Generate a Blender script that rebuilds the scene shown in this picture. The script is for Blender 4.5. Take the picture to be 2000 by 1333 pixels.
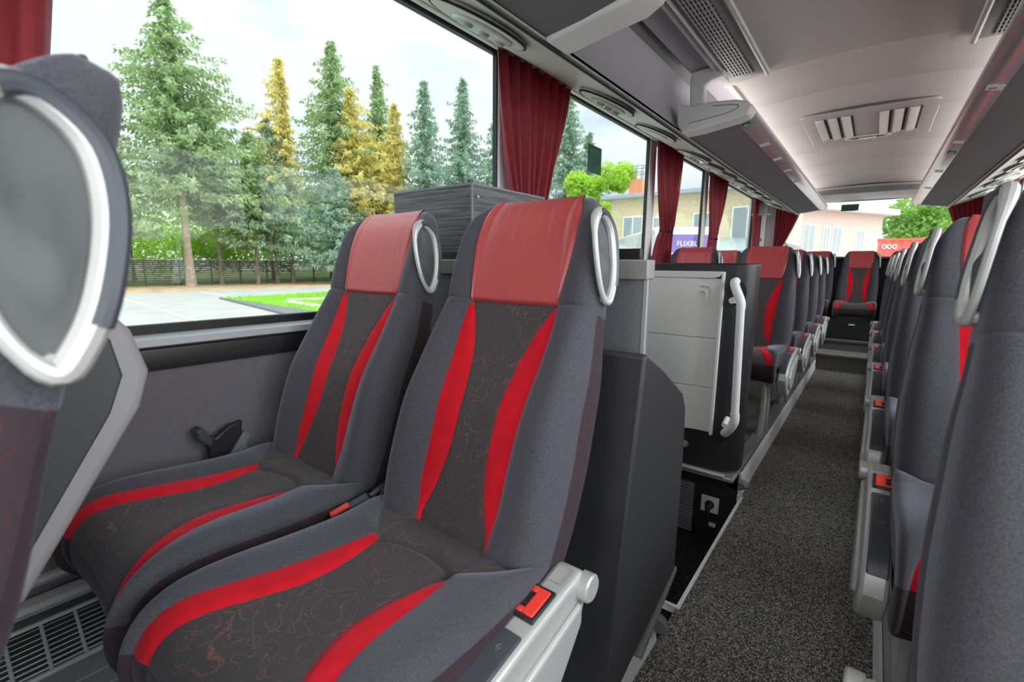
import bpy, bmesh, math, random
from mathutils import Vector, Matrix

# ------------------------------------------------------------------ scene, camera, world
sc = bpy.context.scene
COL = sc.collection
for o in list(bpy.data.objects):
    bpy.data.objects.remove(o)
sc.view_settings.view_transform = 'Standard'
sc.view_settings.look = 'None'
sc.view_settings.gamma = 1.0
sc.view_settings.use_curve_mapping = False
sc.view_settings.exposure = 0.0
sc.cycles.use_denoising = True
sc.cycles.max_bounces = 10
sc.cycles.diffuse_bounces = 6
sc.cycles.glossy_bounces = 3
sc.cycles.transmission_bounces = 3
sc.cycles.transparent_max_bounces = 12
sc.cycles.sample_clamp_indirect = 6.0
sc.cycles.caustics_reflective = False
sc.cycles.caustics_refractive = False

cd = bpy.data.cameras.new('camera')
cam = bpy.data.objects.new('camera', cd)
COL.objects.link(cam)
sc.camera = cam
cd.sensor_width = 36.0
cd.lens = 909.08 / 2000 * 36
cd.clip_start = 0.01
cd.clip_end = 500
cd.dof.use_dof = True; cd.dof.focus_distance = 1.3; cd.dof.aperture_fstop = 5.0
# world axes expressed in the camera frame (measured from vanishing points)
RW = ((0.79254861, -0.10666383, -0.6004078), (0.6097377, 0.12358384, 0.7829093), (0.00930741, 0.98658495, -0.16298316))
cx = Vector((RW[0][0], RW[1][0], RW[2][0]))
cy = Vector((RW[0][1], RW[1][1], RW[2][1]))
cz = -Vector((RW[0][2], RW[1][2], RW[2][2]))
M = Matrix((cx, cy, cz)).transposed().to_4x4()
M.translation = Vector((0.14, 0.0, 1.10))
cam.matrix_world = M

SKY = 2.9
wd = bpy.data.worlds.new('overcast_sky')
sc.world = wd
wd.use_nodes = True
nt = wd.node_tree
nt.nodes.clear()
wo = nt.nodes.new('ShaderNodeOutputWorld')
bg = nt.nodes.new('ShaderNodeBackground')
tc = nt.nodes.new('ShaderNodeTexCoord')
sep = nt.nodes.new('ShaderNodeSeparateXYZ')
nt.links.new(tc.outputs['Generated'], sep.inputs[0])
mp = nt.nodes.new('ShaderNodeMapping'); mp.inputs['Scale'].default_value = (1.6, 1.6, 4.5)
nt.links.new(tc.outputs['Generated'], mp.inputs[0])
ns = nt.nodes.new('ShaderNodeTexNoise'); ns.inputs['Scale'].default_value = 2.2; ns.inputs['Detail'].default_value = 6
nt.links.new(mp.outputs[0], ns.inputs['Vector'])
cr = nt.nodes.new('ShaderNodeValToRGB')
cr.color_ramp.elements[0].position = 0.36; cr.color_ramp.elements[0].color = (0.62, 0.72, 0.84, 1)
cr.color_ramp.elements[1].position = 0.52; cr.color_ramp.elements[1].color = (0.86, 0.88, 0.90, 1)
nt.links.new(ns.outputs['Fac'], cr.inputs[0])
ml = nt.nodes.new('ShaderNodeMapRange')          # overcast sky: the zenith is brighter than the horizon
ml.inputs['From Min'].default_value = 0.35; ml.inputs['From Max'].default_value = 0.95
ml.inputs['To Min'].default_value = 1.18 * SKY; ml.inputs['To Max'].default_value = 3.6 * SKY
nt.links.new(sep.outputs['Z'], ml.inputs['Value'])
nt.links.new(cr.outputs[0], bg.inputs['Color'])
mx_ = nt.nodes.new('ShaderNodeMapRange')         # the veiled sun stands on the right-hand side of the coach
mx_.inputs['From Min'].default_value = 0.1; mx_.inputs['From Max'].default_value = 1.0
mx_.inputs['To Min'].default_value = 1.0; mx_.inputs['To Max'].default_value = 2.6
nt.links.new(sep.outputs['X'], mx_.inputs['Value'])
mm_ = nt.nodes.new('ShaderNodeMath'); mm_.operation = 'MULTIPLY'
nt.links.new(ml.outputs[0], mm_.inputs[0]); nt.links.new(mx_.outputs[0], mm_.inputs[1])
nt.links.new(mm_.outputs[0], bg.inputs['Strength'])
nt.links.new(bg.outputs[0], wo.inputs[0])

# area lights added as fill to brighten the cabin
def area(name, loc, rot, sx, sy, watts, color=(1, 0.97, 0.93)):
    l = bpy.data.lights.new(name, 'AREA'); l.shape = 'RECTANGLE'; l.size = sx; l.size_y = sy
    l.energy = watts; l.color = color
    o = bpy.data.objects.new(name, l); COL.objects.link(o); o.location = loc; o.rotation_euler = rot
    return o
# added fill: one over each rack washing the ceiling, one behind the camera
for sgn in (-1, 1):
    area('rack_fill_light', (.60 * sgn, 4.7, 1.885), (0, math.radians(180 - 25 * sgn), 0), 0.12, 4.2, 8.5, (1, 0.93, 0.89))
area('cabin_fill_light', (.12, -1.0, 2.0), (0, 0, 0), 0.24, 1.2, 14, (1, 0.97, 0.94))

# ------------------------------------------------------------------ material helpers
def mat(name, color, rough=0.6, metal=0.0, spec=0.5, sheen=0.0, noise=None, bump=None, emit=None, coat=0.0):
    m = bpy.data.materials.new(name); m.use_nodes = True
    n = m.node_tree; p = n.nodes['Principled BSDF']
    p.inputs['Base Color'].default_value = (*color, 1)
    p.inputs['Roughness'].default_value = rough
    p.inputs['Metallic'].default_value = metal
    p.inputs['Specular IOR Level'].default_value = spec
    p.inputs['Coat Weight'].default_value = coat
    if sheen:
        p.inputs['Sheen Weight'].default_value = sheen
        p.inputs['Sheen Roughness'].default_value = 0.4
        p.inputs['Sheen Tint'].default_value = (0.8, 0.85, 1.0, 1)
    if emit:
        p.inputs['Emission Color'].default_value = (*color, 1); p.inputs['Emission Strength'].default_value = emit
    tcn = n.nodes.new('ShaderNodeTexCoord')
    if noise:            # (scale, amount) : brightness variation of the stuff itself
        t = n.nodes.new('ShaderNodeTexNoise'); t.inputs['Scale'].default_value = noise[0]; t.inputs['Detail'].default_value = 5
        n.links.new(tcn.outputs['Object'], t.inputs['Vector'])
        r = n.nodes.new('ShaderNodeMapRange'); r.inputs['From Min'].default_value = 0.25; r.inputs['From Max'].default_value = 0.75
        r.inputs['To Min'].default_value = 1 - noise[1]; r.inputs['To Max'].default_value = 1 + noise[1]
        n.links.new(t.outputs['Fac'], r.inputs['Value'])
        v = n.nodes.new('ShaderNodeVectorMath'); v.operation = 'SCALE'; v.inputs[0].default_value = color
        n.links.new(r.outputs[0], v.inputs['Scale'])
        n.links.new(v.outputs[0], p.inputs['Base Color'])
    if bump:             # (scale, strength)
        t = n.nodes.new('ShaderNodeTexNoise'); t.inputs['Scale'].default_value = bump[0]; t.inputs['Detail'].default_value = 3
        n.links.new(tcn.outputs['Object'], t.inputs['Vector'])
        b = n.nodes.new('ShaderNodeBump'); b.inputs['Strength'].default_value = bump[1]; b.inputs['Distance'].default_value = 0.002
        n.links.new(t.outputs['Fac'], b.inputs['Height']); n.links.new(b.outputs[0], p.inputs['Normal'])
    return m

def paisley(name, base, line, amount=0.8):
    m = mat(name, base, 0.9, sheen=0.12)
    n = m.node_tree; p = n.nodes['Principled BSDF']; L = n.links
    t = n.nodes.new('ShaderNodeTexCoord')
    def rings(scale, dist, freq, width, seed):
        mpn = n.nodes.new('ShaderNodeMapping'); mpn.inputs['Location'].default_value = (seed, seed * .7, -seed)
        L.new(t.outputs['Object'], mpn.inputs[0])
        w = n.nodes.new('ShaderNodeTexNoise'); w.inputs['Scale'].default_value = scale * .6; w.inputs['Detail'].default_value = 0.5
        L.new(mpn.outputs[0], w.inputs['Vector'])
        add = n.nodes.new('ShaderNodeVectorMath'); add.operation = 'MULTIPLY_ADD'
        add.inputs[1].default_value = (dist, dist, dist); L.new(w.outputs['Color'], add.inputs[0]); L.new(mpn.outputs[0], add.inputs[2])
        v = n.nodes.new('ShaderNodeTexVoronoi'); v.inputs['Scale'].default_value = scale; v.feature = 'SMOOTH_F1'
        L.new(add.outputs[0], v.inputs['Vector'])
        mu = n.nodes.new('ShaderNodeMath'); mu.operation = 'MULTIPLY'; mu.inputs[1].default_value = freq
        L.new(v.outputs['Distance'], mu.inputs[0])
        pp = n.nodes.new('ShaderNodeMath'); pp.operation = 'PINGPONG'; pp.inputs[1].default_value = 0.5
        L.new(mu.outputs[0], pp.inputs[0])
        lt = n.nodes.new('ShaderNodeMath'); lt.operation = 'LESS_THAN'; lt.inputs[1].default_value = width
        L.new(pp.outputs[0], lt.inputs[0])
        return lt
    a = rings(15, 0.05, 7.0, 0.035, 3.1)
    b = rings(48, 0.02, 2.4, 0.04, 7.7)
    mx = n.nodes.new('ShaderNodeMath'); mx.operation = 'MAXIMUM'; L.new(a.outputs[0], mx.inputs[0]); L.new(b.outputs[0], mx.inputs[1])
    dn = n.nodes.new('ShaderNodeTexNoise'); dn.inputs['Scale'].default_value = 330; L.new(t.outputs['Object'], dn.inputs['Vector'])
    g = n.nodes.new('ShaderNodeMapRange'); g.inputs['From Min'].default_value = 0.42; g.inputs['From Max'].default_value = 0.58
    L.new(dn.outputs['Fac'], g.inputs['Value'])
    big = n.nodes.new('ShaderNodeTexNoise'); big.inputs['Scale'].default_value = 9; L.new(t.outputs['Object'], big.inputs['Vector'])
    gb = n.nodes.new('ShaderNodeMapRange'); gb.inputs['From Min'].default_value = 0.35; gb.inputs['From Max'].default_value = 0.6
    gb.inputs['To Min'].default_value = 0.35; L.new(big.outputs['Fac'], gb.inputs['Value'])
    m1 = n.nodes.new('ShaderNodeMath'); m1.operation = 'MULTIPLY'; L.new(mx.outputs[0], m1.inputs[0]); L.new(g.outputs[0], m1.inputs[1])
    m2 = n.nodes.new('ShaderNodeMath'); m2.operation = 'MULTIPLY'; L.new(m1.outputs[0], m2.inputs[0]); L.new(gb.outputs[0], m2.inputs[1])
    m3 = n.nodes.new('ShaderNodeMath'); m3.operation = 'MULTIPLY'; m3.inputs[1].default_value = amount; L.new(m2.outputs[0], m3.inputs[0])
    mixn = n.nodes.new('ShaderNodeMix'); mixn.data_type = 'RGBA'
    mixn.inputs['A'].default_value = (*base, 1); mixn.inputs['B'].default_value = (*line, 1)
    L.new(m3.outputs[0], mixn.inputs['Factor']); L.new(mixn.outputs['Result'], p.inputs['Base Color'])
    return m

def leather():
    m = mat('red_leather', (0.46, 0.06, 0.062), 0.40, spec=0.6)
    n = m.node_tree; p = n.nodes['Principled BSDF']; L = n.links
    t = n.nodes.new('ShaderNodeTexCoord')
    mpn = n.nodes.new('ShaderNodeMapping'); mpn.inputs['Scale'].default_value = (26, 5, 3.0)
    L.new(t.outputs['Object'], mpn.inputs[0])
    a = n.nodes.new('ShaderNodeTexNoise'); a.inputs['Scale'].default_value = 1.3; a.inputs['Detail'].default_value = 2; L.new(mpn.outputs[0], a.inputs['Vector'])
    f = n.nodes.new('ShaderNodeTexNoise'); f.inputs['Scale'].default_value = 260; L.new(t.outputs['Object'], f.inputs['Vector'])
    b1 = n.nodes.new('ShaderNodeBump'); b1.inputs['Strength'].default_value = 0.45; b1.inputs['Distance'].default_value = 0.006
    L.new(a.outputs['Fac'], b1.inputs['Height'])
    b2 = n.nodes.new('ShaderNodeBump'); b2.inputs['Strength'].default_value = 0.15; b2.inputs['Distance'].default_value = 0.001
    L.new(f.outputs['Fac'], b2.inputs['Height']); L.new(b1.outputs[0], b2.inputs['Normal']); L.new(b2.outputs[0], p.inputs['Normal'])
    return m

def carpet(name, dark, light, scale=310):
    m = mat(name, dark, 1.0, spec=0.05)
    n = m.node_tree; p = n.nodes['Principled BSDF']; L = n.links
    t = n.nodes.new('ShaderNodeTexCoord')
    mpn = n.nodes.new('ShaderNodeMapping'); mpn.inputs['Rotation'].default_value = (0, 0, 0.6); L.new(t.outputs['Object'], mpn.inputs[0])
    v = n.nodes.new('ShaderNodeTexVoronoi'); v.inputs['Scale'].default_value = scale; v.inputs['Randomness'].default_value = 0.55
    L.new(mpn.outputs[0], v.inputs['Vector'])
    s = n.nodes.new('ShaderNodeSeparateColor'); L.new(v.outputs['Color'], s.inputs[0])
    r = n.nodes.new('ShaderNodeMath'); r.operation = 'POWER'; r.inputs[1].default_value = 2.2; L.new(s.outputs['Red'], r.inputs[0])
    mx = n.nodes.new('ShaderNodeMix'); mx.data_type = 'RGBA'; mx.inputs['A'].default_value = (*dark, 1); mx.inputs['B'].default_value = (*light, 1)
    L.new(r.outputs[0], mx.inputs['Factor']); L.new(mx.outputs['Result'], p.inputs['Base Color'])
    b = n.nodes.new('ShaderNodeBump'); b.inputs['Strength'].default_value = 0.9; b.inputs['Distance'].default_value = 0.003; b.invert = True
    L.new(v.outputs['Distance'], b.inputs['Height']); L.new(b.outputs[0], p.inputs['Normal'])
    return m

def wood(name, dark, light, sc3, rough=0.55):
    m = mat(name, dark, rough)
    n = m.node_tree; p = n.nodes['Principled BSDF']; L = n.links
    t = n.nodes.new('ShaderNodeTexCoord'); mpn = n.nodes.new('ShaderNodeMapping'); mpn.inputs['Scale'].default_value = sc3
    L.new(t.outputs['Object'], mpn.inputs[0])
    a = n.nodes.new('ShaderNodeTexNoise'); a.inputs['Scale'].default_value = 3; a.inputs['Detail'].default_value = 6; L.new(mpn.outputs[0], a.inputs['Vector'])
    r = n.nodes.new('ShaderNodeValToRGB'); r.color_ramp.elements[0].position = .38; r.color_ramp.elements[1].position = .64
    r.color_ramp.elements[0].color = (*dark, 1); r.color_ramp.elements[1].color = (*light, 1)
    L.new(a.outputs['Fac'], r.inputs[0]); L.new(r.outputs[0], p.inputs['Base Color'])
    return m

def brick(name, c1, c2, mortar, scale):
    m = mat(name, c1, 0.9)
    n = m.node_tree; p = n.nodes['Principled BSDF']; L = n.links
    t = n.nodes.new('ShaderNodeTexCoord'); mpn = n.nodes.new('ShaderNodeMapping'); mpn.inputs['Rotation'].default_value = (math.pi / 2, 0, 0)
    L.new(t.outputs['Object'], mpn.inputs[0])
    b = n.nodes.new('ShaderNodeTexBrick'); b.inputs['Scale'].default_value = scale
    b.inputs['Color1'].default_value = (*c1, 1); b.inputs['Color2'].default_value = (*c2, 1); b.inputs['Mortar'].default_value = (*mortar, 1)
    b.inputs['Mortar Size'].default_value = 0.012
    L.new(mpn.outputs[0], b.inputs['Vector']); L.new(b.outputs[0], p.inputs['Base Color'])
    return m

def glass(name, tint, refl=0.10):
    m = bpy.data.materials.new(name); m.use_nodes = True
    n = m.node_tree; n.nodes.clear(); L = n.links
    o = n.nodes.new('ShaderNodeOutputMaterial'); t = n.nodes.new('ShaderNodeBsdfTransparent'); g = n.nodes.new('ShaderNodeBsdfGlossy')
    t.inputs['Color'].default_value = (*tint, 1); g.inputs['Roughness'].default_value = 0.02
    f = n.nodes.new('ShaderNodeFresnel'); f.inputs['IOR'].default_value = 1.45
    mu = n.nodes.new('ShaderNodeMath'); mu.operation = 'MULTIPLY'; mu.inputs[1].default_value = 0.5; L.new(f.outputs[0], mu.inputs[0])
    x = n.nodes.new('ShaderNodeMixShader'); L.new(mu.outputs[0], x.inputs[0]); L.new(t.outputs[0], x.inputs[1]); L.new(g.outputs[0], x.inputs[2])
    L.new(x.outputs[0], o.inputs[0])
    return m

MAT = dict(
    velour=mat('grey_velour', (0.072, 0.070, 0.082), 0.95, spec=0.1, sheen=0.42, noise=(380, 0.30), bump=(420, 0.5)),
    red=mat('red_velour', (0.60, 0.012, 0.022), 0.95, spec=0.1, sheen=0.10, noise=(30, 0.12), bump=(420, 0.3)),
    pattern=paisley('patterned_fabric', (0.052, 0.045, 0.045), (0.30, 0.11, 0.08), 0.6),
    burg=paisley('burgundy_side_fabric', (0.030, 0.017, 0.022), (0.14, 0.03, 0.035), 0.6),
    leather=leather(),
    silver=mat('silver_plastic', (0.50, 0.50, 0.485), 0.38, metal=0.25),
    lightgrey=mat('light_grey_plastic', (0.36, 0.36, 0.36), 0.45),
    palegrey=mat('pale_grey_plastic', (0.70, 0.69, 0.68), 0.5),
    white=mat('white_plastic', (0.84, 0.83, 0.80), 0.45),
    cream=mat('cream_panel', (0.74, 0.73, 0.68), 0.55),
    dgrey=mat('dark_grey_plastic', (0.055, 0.062, 0.075), 0.42),
    mgrey=mat('mid_grey_plastic', (0.16, 0.165, 0.17), 0.5),
    worktop=mat('worktop_edge', (0.30, 0.29, 0.28), 0.45), treadm=mat('step_tread', (0.17, 0.155, 0.14), 0.8, noise=(60, .2)),
    cupgrey=mat('cup_grey_plastic', (0.062, 0.068, 0.07), 0.5),
    black=mat('black_plastic', (0.018, 0.018, 0.020), 0.42),
    blackmatt=mat('black_matt', (0.014, 0.014, 0.015), 0.8),
    shroud=mat('textured_black_panel', (0.032, 0.032, 0.035), 0.55, bump=(300, 0.5)),
    redplastic=mat('red_plastic', (0.85, 0.05, 0.03), 0.35),
    metal=mat('brushed_metal', (0.62, 0.62, 0.60), 0.33, metal=0.8),
    chrome=mat('chrome_strip', (0.52, 0.51, 0.54), 0.13, metal=0.45),
    wallfab=mat('grey_wall_fabric', (0.165, 0.155, 0.172), 0.9, noise=(60, 0.08), bump=(500, 0.3)),
    galley=mat('grey_laminate', (0.19, 0.19, 0.215), 0.6, noise=(90, 0.1)),
    ceil=mat('ceiling_fabric', (0.56, 0.525, 0.505), 0.95, noise=(200, 0.06)),
    ceildark=mat('ceiling_duct_fabric', (0.28, 0.27, 0.275), 0.9),
    rack=mat('rack_underside', (0.145, 0.145, 0.15), 0.8, noise=(200, 0.08)),
    recess=mat('lilac_grey_panel', (0.42, 0.405, 0.44), 0.7),
    service=mat('service_panel_plastic', (0.62, 0.64, 0.58), 0.40),
    aisle=carpet('aisle_carpet', (0.044, 0.042, 0.041), (0.50, 0.47, 0.43)),
    mat_dark=carpet('step_mat', (0.014, 0.014, 0.016), (0.09, 0.09, 0.09)),
    vinyl=wood('olive_wood_vinyl', (0.05, 0.05, 0.038), (0.13, 0.125, 0.10), (30, 3, 30)),
    blackwood=wood('dark_oak_laminate', (0.035, 0.037, 0.040), (0.12, 0.125, 0.13), (2, 2, 60)),
    chip=mat('bare_chipboard', (0.62, 0.36, 0.16), 0.8),
    curtain=mat('burgundy_curtain', (0.33, 0.035, 0.048), 0.75, sheen=0.4, noise=(20, 0.15)),
    curtaindark=mat('curtain_tieback', (0.03, 0.015, 0.02), 0.8),
    embroid=mat('salmon_embroidery', (0.62, 0.20, 0.17), 0.7),
    glass=glass('tinted_glass', (0.335, 0.362, 0.350)),
    screen=glass('clear_glass', (0.97, 0.98, 0.97)), rearglass=glass('rear_glass', (0.42, 0.43, 0.42)),
    rubber=mat('rubber_gasket', (0.012, 0.013, 0.014), 0.5),
    ledge=mat('window_ledge', (0.42, 0.45, 0.48), 0.4),
    green=mat('green_sign', (0.0, 0.20, 0.06), 0.5),
    darkgreen=mat('dark_green_sign', (0.01, 0.07, 0.045), 0.4),
    signwhite=mat('sign_white', (0.75, 0.78, 0.76), 0.5),
    ink=mat('sign_ink', (0.03, 0.03, 0.05), 0.6),
    asphalt=mat('asphalt', (0.36, 0.35, 0.33), 0.9, noise=(0.6, 0.10)),
    paint=mat('road_paint', (0.75, 0.75, 0.72), 0.8),
    leaves_ground=mat('fallen_leaves', (0.50, 0.34, 0.20), 1.0, noise=(0.9, 0.4)),
    grass=mat('lime_reflection_patch', (0.28, 0.60, 0.05), 1.0, noise=(0.8, 0.35)),  # lime colour imitating a reflection in the window glass
    field=mat('grass_field', (0.20, 0.33, 0.08), 1.0, noise=(0.3, 0.3)),
    fence=wood('fence_boards', (0.045, 0.045, 0.035), (0.13, 0.12, 0.10), (1, 1, 18)),
    bark=mat('bark', (0.20, 0.16, 0.13), 1.0, noise=(3, 0.4)),
    barkpale=mat('pale_bark', (0.42, 0.33, 0.27), 1.0, noise=(3, 0.35)),
    spruce=mat('spruce_needles', (0.37, 0.47, 0.24), 0.9, noise=(0.35, 0.45)),
    bluespruce=mat('blue_spruce_needles', (0.34, 0.46, 0.36), 0.9, noise=(0.35, 0.4)),
    larch=mat('yellow_larch_needles', (0.72, 0.66, 0.24), 0.9, noise=(0.35, 0.35)),
    lime=mat('lime_leaves', (0.40, 0.62, 0.06), 0.9, noise=(0.4, 0.35)),
    midleaf=mat('mid_green_leaves', (0.20, 0.38, 0.07), 0.9, noise=(0.4, 0.35)),
    brick=brick('yellow_brick', (0.62, 0.50, 0.27), (0.72, 0.60, 0.36), (0.62, 0.58, 0.50), 4.0),
    pinkbrick=brick('pink_brick', (0.56, 0.42, 0.34), (0.62, 0.49, 0.41), (0.8, 0.75, 0.7), 4.0),
    redbrick=brick('red_brick', (0.42, 0.16, 0.12), (0.52, 0.22, 0.16), (0.5, 0.45, 0.42), 6.0),
    orangebrick=brick('orange_brick', (0.75, 0.27, 0.12), (0.82, 0.34, 0.17), (0.6, 0.45, 0.35), 4.0),
    tin=mat('grey_tin_roof', (0.34, 0.40, 0.42), 0.5),
    roofwhite=mat('white_eaves', (0.85, 0.85, 0.85), 0.7),
    wpane=mat('house_window_pane', (0.30, 0.36, 0.36), 0.15),
    wframe=mat('house_window_frame', (0.82, 0.82, 0.80), 0.6),
    container=mat('container_red', (0.70, 0.12, 0.08), 0.6),
    vanwhite=mat('white_car_paint', (0.80, 0.80, 0.80), 0.25, coat=0.5),
    vanglass=mat('dark_car_glass', (0.05, 0.07, 0.08), 0.1),
    purple=mat('purple_car_paint', (0.12, 0.05, 0.35), 0.3, coat=0.5),
    tyre=mat('tyre_rubber', (0.02, 0.02, 0.02), 0.8),
    lens=mat('clear_lamp_lens', (0.72, 0.76, 0.72), 0.12, spec=0.8),
    hatchgrey=mat('hatch_plastic', (0.50, 0.47, 0.46), 0.5),
)

def add_translucent(m, fac, col):
    n = m.node_tree; L = n.links; out = n.nodes['Material Output']; p = n.nodes['Principled BSDF']
    t = n.nodes.new('ShaderNodeBsdfTranslucent'); t.inputs['Color'].default_value = (*col, 1)
    x = n.nodes.new('ShaderNodeMixShader'); x.inputs[0].default_value = fac
    L.new(p.outputs[0], x.inputs[1]); L.new(t.outputs[0], x.inputs[2]); L.new(x.outputs[0], out.inputs[0])
add_translucent(MAT['curtain'], .3, (0.45, 0.03, 0.04))
for k_, c_ in (('spruce', (.25, .42, .14)), ('bluespruce', (.28, .44, .28)), ('larch', (.7, .55, .1)), ('lime', (.55, .8, .1)), ('midleaf', (.3, .55, .1)), ('grass', (.4, .7, .08))):
    add_translucent(MAT[k_], .4, c_)

# ------------------------------------------------------------------ mesh helpers
def obj(name, bm, m, parent=None, smooth=True, angle=35, bevel=0, seg=2):
    if not isinstance(m, (list, tuple)): m = [m]
    bmesh.ops.recalc_face_normals(bm, faces=bm.faces)
    me = bpy.data.meshes.new(name); bm.to_mesh(me); bm.free()
    for k in m: me.materials.append(MAT[k])
    o = bpy.data.objects.new(name, me); COL.objects.link(o)
    if parent is not None: o.parent = parent
    if smooth:
        me.polygons.foreach_set('use_smooth', [True] * len(me.polygons))
        me.set_sharp_from_angle(angle=math.radians(angle))
    if bevel:
        b = o.modifiers.new('bevel', 'BEVEL'); b.width = bevel; b.segments = seg; b.limit_method = 'ANGLE'; b.angle_limit = math.radians(40)
        b.harden_normals = False
    return o

def tag(o, label, cat=None, group=None, kind=None):
    if label: o['label'] = label
    if cat: o['category'] = cat
    if group: o['group'] = group
    if kind: o['kind'] = kind
    return o

def empty(name, loc, label, cat, group=None):
    o = bpy.data.objects.new(name, None); COL.objects.link(o); o.location = loc; o.empty_display_size = 0.1
    return tag(o, label, cat, group)

def struct(name, bm, m, label=None, cat=None, **k):
    o = obj(name, bm, m, **k); o['kind'] = 'structure'
    if label: o['label'] = label
    if cat: o['category'] = cat
    return o

def BM(): return bmesh.new()

def box(bm, x0, x1, y0, y1, z0, z1, mi=0):
    vs = [bm.verts.new((x, y, z)) for z in (z0, z1) for y in (y0, y1) for x in (x0, x1)]
    for f in ((0, 1, 3, 2), (4, 5, 7, 6), (0, 1, 5, 4), (2, 3, 7, 6), (0, 2, 6, 4), (1, 3, 7, 5)):
        fc = bm.faces.new([vs[i] for i in f]); fc.material_index = mi

def prism(bm, pts, axis, a, b, mi=0, cap=True):
    """extrude polygon pts along axis ('x','y','z') from a to b; pts are the two other coords in xyz order"""
    def P(p, t):
        return {'x': (t, p[0], p[1]), 'y': (p[0], t, p[1]), 'z': (p[0], p[1], t)}[axis]
    A = [bm.verts.new(P(p, a)) for p in pts]; B = [bm.verts.new(P(p, b)) for p in pts]
    n = len(pts)
    for i in range(n):
        f = bm.faces.new((A[i], A[(i + 1) % n], B[(i + 1) % n], B[i])); f.material_index = mi
    if cap:
        f = bm.faces.new(A); f.material_index = mi
        f = bm.faces.new(B); f.material_index = mi

def sheet(bm, pts, axis, a, b, n=1, mi=0, close=False):
    """open strip extruded from a polyline"""
    def P(p, t):
        return {'x': (t, p[0], p[1]), 'y': (p[0], t, p[1]), 'z': (p[0], p[1], t)}[axis]
    rows = [[bm.verts.new(P(p, a + (b - a) * k / n)) for p in pts] for k in range(n + 1)]
    for k in range(n):
        for i in range(len(pts) - 1):
            bm.faces.new((rows[k][i], rows[k][i + 1], rows[k + 1][i + 1], rows[k + 1][i])).material_index = mi

def tube(bm, pts, rad, seg=10, closed=False, mi=0, flat=1.0, flat_axis=None):
    pts = [Vector(p) for p in pts]; n = len(pts)
    rs = rad if isinstance(rad, (list, tuple)) else [rad] * n
    rings = []; prev = None
    for i, p in enumerate(pts):
        if closed: t = pts[(i + 1) % n] - pts[(i - 1) % n]
        else: t = pts[min(i + 1, n - 1)] - pts[max(i - 1, 0)]
        t.normalize()
        if prev is None:
            up = Vector((0, 0, 1)) if abs(t.z) < 0.9 else Vector((1, 0, 0))
            if flat_axis: up = Vector(flat_axis)
            a = t.cross(up).normalized()
        else:
            a = (prev - t * prev.dot(t)).normalized()
        if flat_axis:
            a = t.cross(Vector(flat_axis)).normalized()
        b = t.cross(a).normalized(); prev = a
        rings.append([bm.verts.new(p + a * math.cos(2 * math.pi * k / seg) * rs[i] + b * math.sin(2 * math.pi * k / seg) * rs[i] * flat) for k in range(seg)])
    m = n if closed else n - 1
    for i in range(m):
        A, B = rings[i], rings[(i + 1) % n]
        for k in range(seg):
            bm.faces.new((A[k], A[(k + 1) % seg], B[(k + 1) % seg], B[k])).material_index = mi
    if not closed:
        bm.faces.new(rings[0]).material_index = mi; bm.faces.new(rings[-1]).material_index = mi

def smooth_path(pts, closed=False, sub=5):
    out = []; n = len(pts); pts = [Vector(p) for p in pts]
    rng = n if closed else n - 1
    for i in range(rng):
        p0 = pts[(i - 1) % n] if closed or i > 0 else pts[i]
        p1 = pts[i]; p2 = pts[(i + 1) % n]
        p3 = pts[(i + 2) % n] if closed or i + 2 < n else pts[(i + 1) % n]
        for k in range(sub):
            t = k / sub
            out.append(0.5 * ((2 * p1) + (-p0 + p2) * t + (2 * p0 - 5 * p1 + 4 * p2 - p3) * t * t + (-p0 + 3 * p1 - 3 * p2 + p3) * t ** 3))
    if not closed: out.append(pts[-1])
    return out

def interp(tab, v):
    if v <= tab[0][0]: return tab[0][1]
    for (a, x), (b, y) in zip(tab, tab[1:]):
        if v <= b:
            t = (v - a) / (b - a) if b > a else 0
            t = t * t * (3 - 2 * t) * 0.35 + t * 0.65
            return x + (y - x) * t
    return tab[-1][1]

def loft(bm, loops, mats=None, cap=True):
    """closed loops of equal length -> skin. mats(i,j) gives material index of quad j in band i"""
    R = [[bm.verts.new(p) for p in lp] for lp in loops]
    n = len(R[0])
    for i in range(len(R) - 1):
        for j in range(n):
            f = bm.faces.new((R[i][j], R[i][(j + 1) % n], R[i + 1][(j + 1) % n], R[i + 1][j]))
            if mats: f.material_index = mats(i, j)
    if cap:
        f = bm.faces.new(R[0]); f.material_index = mats(0, n - 2) if mats else 0
        f = bm.faces.new(R[-1]); f.material_index = mats(len(R) - 2, n - 2) if mats else 0
    return R

def oval(cx_, cy_, rx, ry, n=24):
    return [(cx_ + rx * math.cos(2 * math.pi * k / n), cy_ + ry * math.sin(2 * math.pi * k / n)) for k in range(n)]

# ------------------------------------------------------------------ coach seat
HW = [(0, .198), (.06, .203), (.17, .203), (.31, .193), (.42, .181), (.50, .178), (.56, .174), (.60, .166), (.63, .154), (.655, .137), (.668, .12)]
SO = [(0, .088), (.06, .098), (.14, .098), (.24, .102), (.33, .108), (.40, .112), (.44, .108), (.50, .118), (.56, .124), (.62, .122), (.668, .105)]
SI = [(0, .084), (.06, .060), (.14, .046), (.24, .045), (.33, .058), (.40, .082), (.44, .104), (.46, .104), (.668, .09)]
def back_front(v):      # base offset of the front face
    return interp([(0, -.004), (.10, .002), (.22, .006), (.36, -.012), (.44, -.018), (.50, -.010), (.58, -.004), (.62, -.007), (.65, -.017), (.668, -.030)], v)
def back_rear(v):
    return interp([(0, -.10), (.3, -.112), (.44, -.088), (.52, -.072), (.58, -.064), (.63, -.060), (.655, -.054), (.668, -.046)], v)
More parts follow.
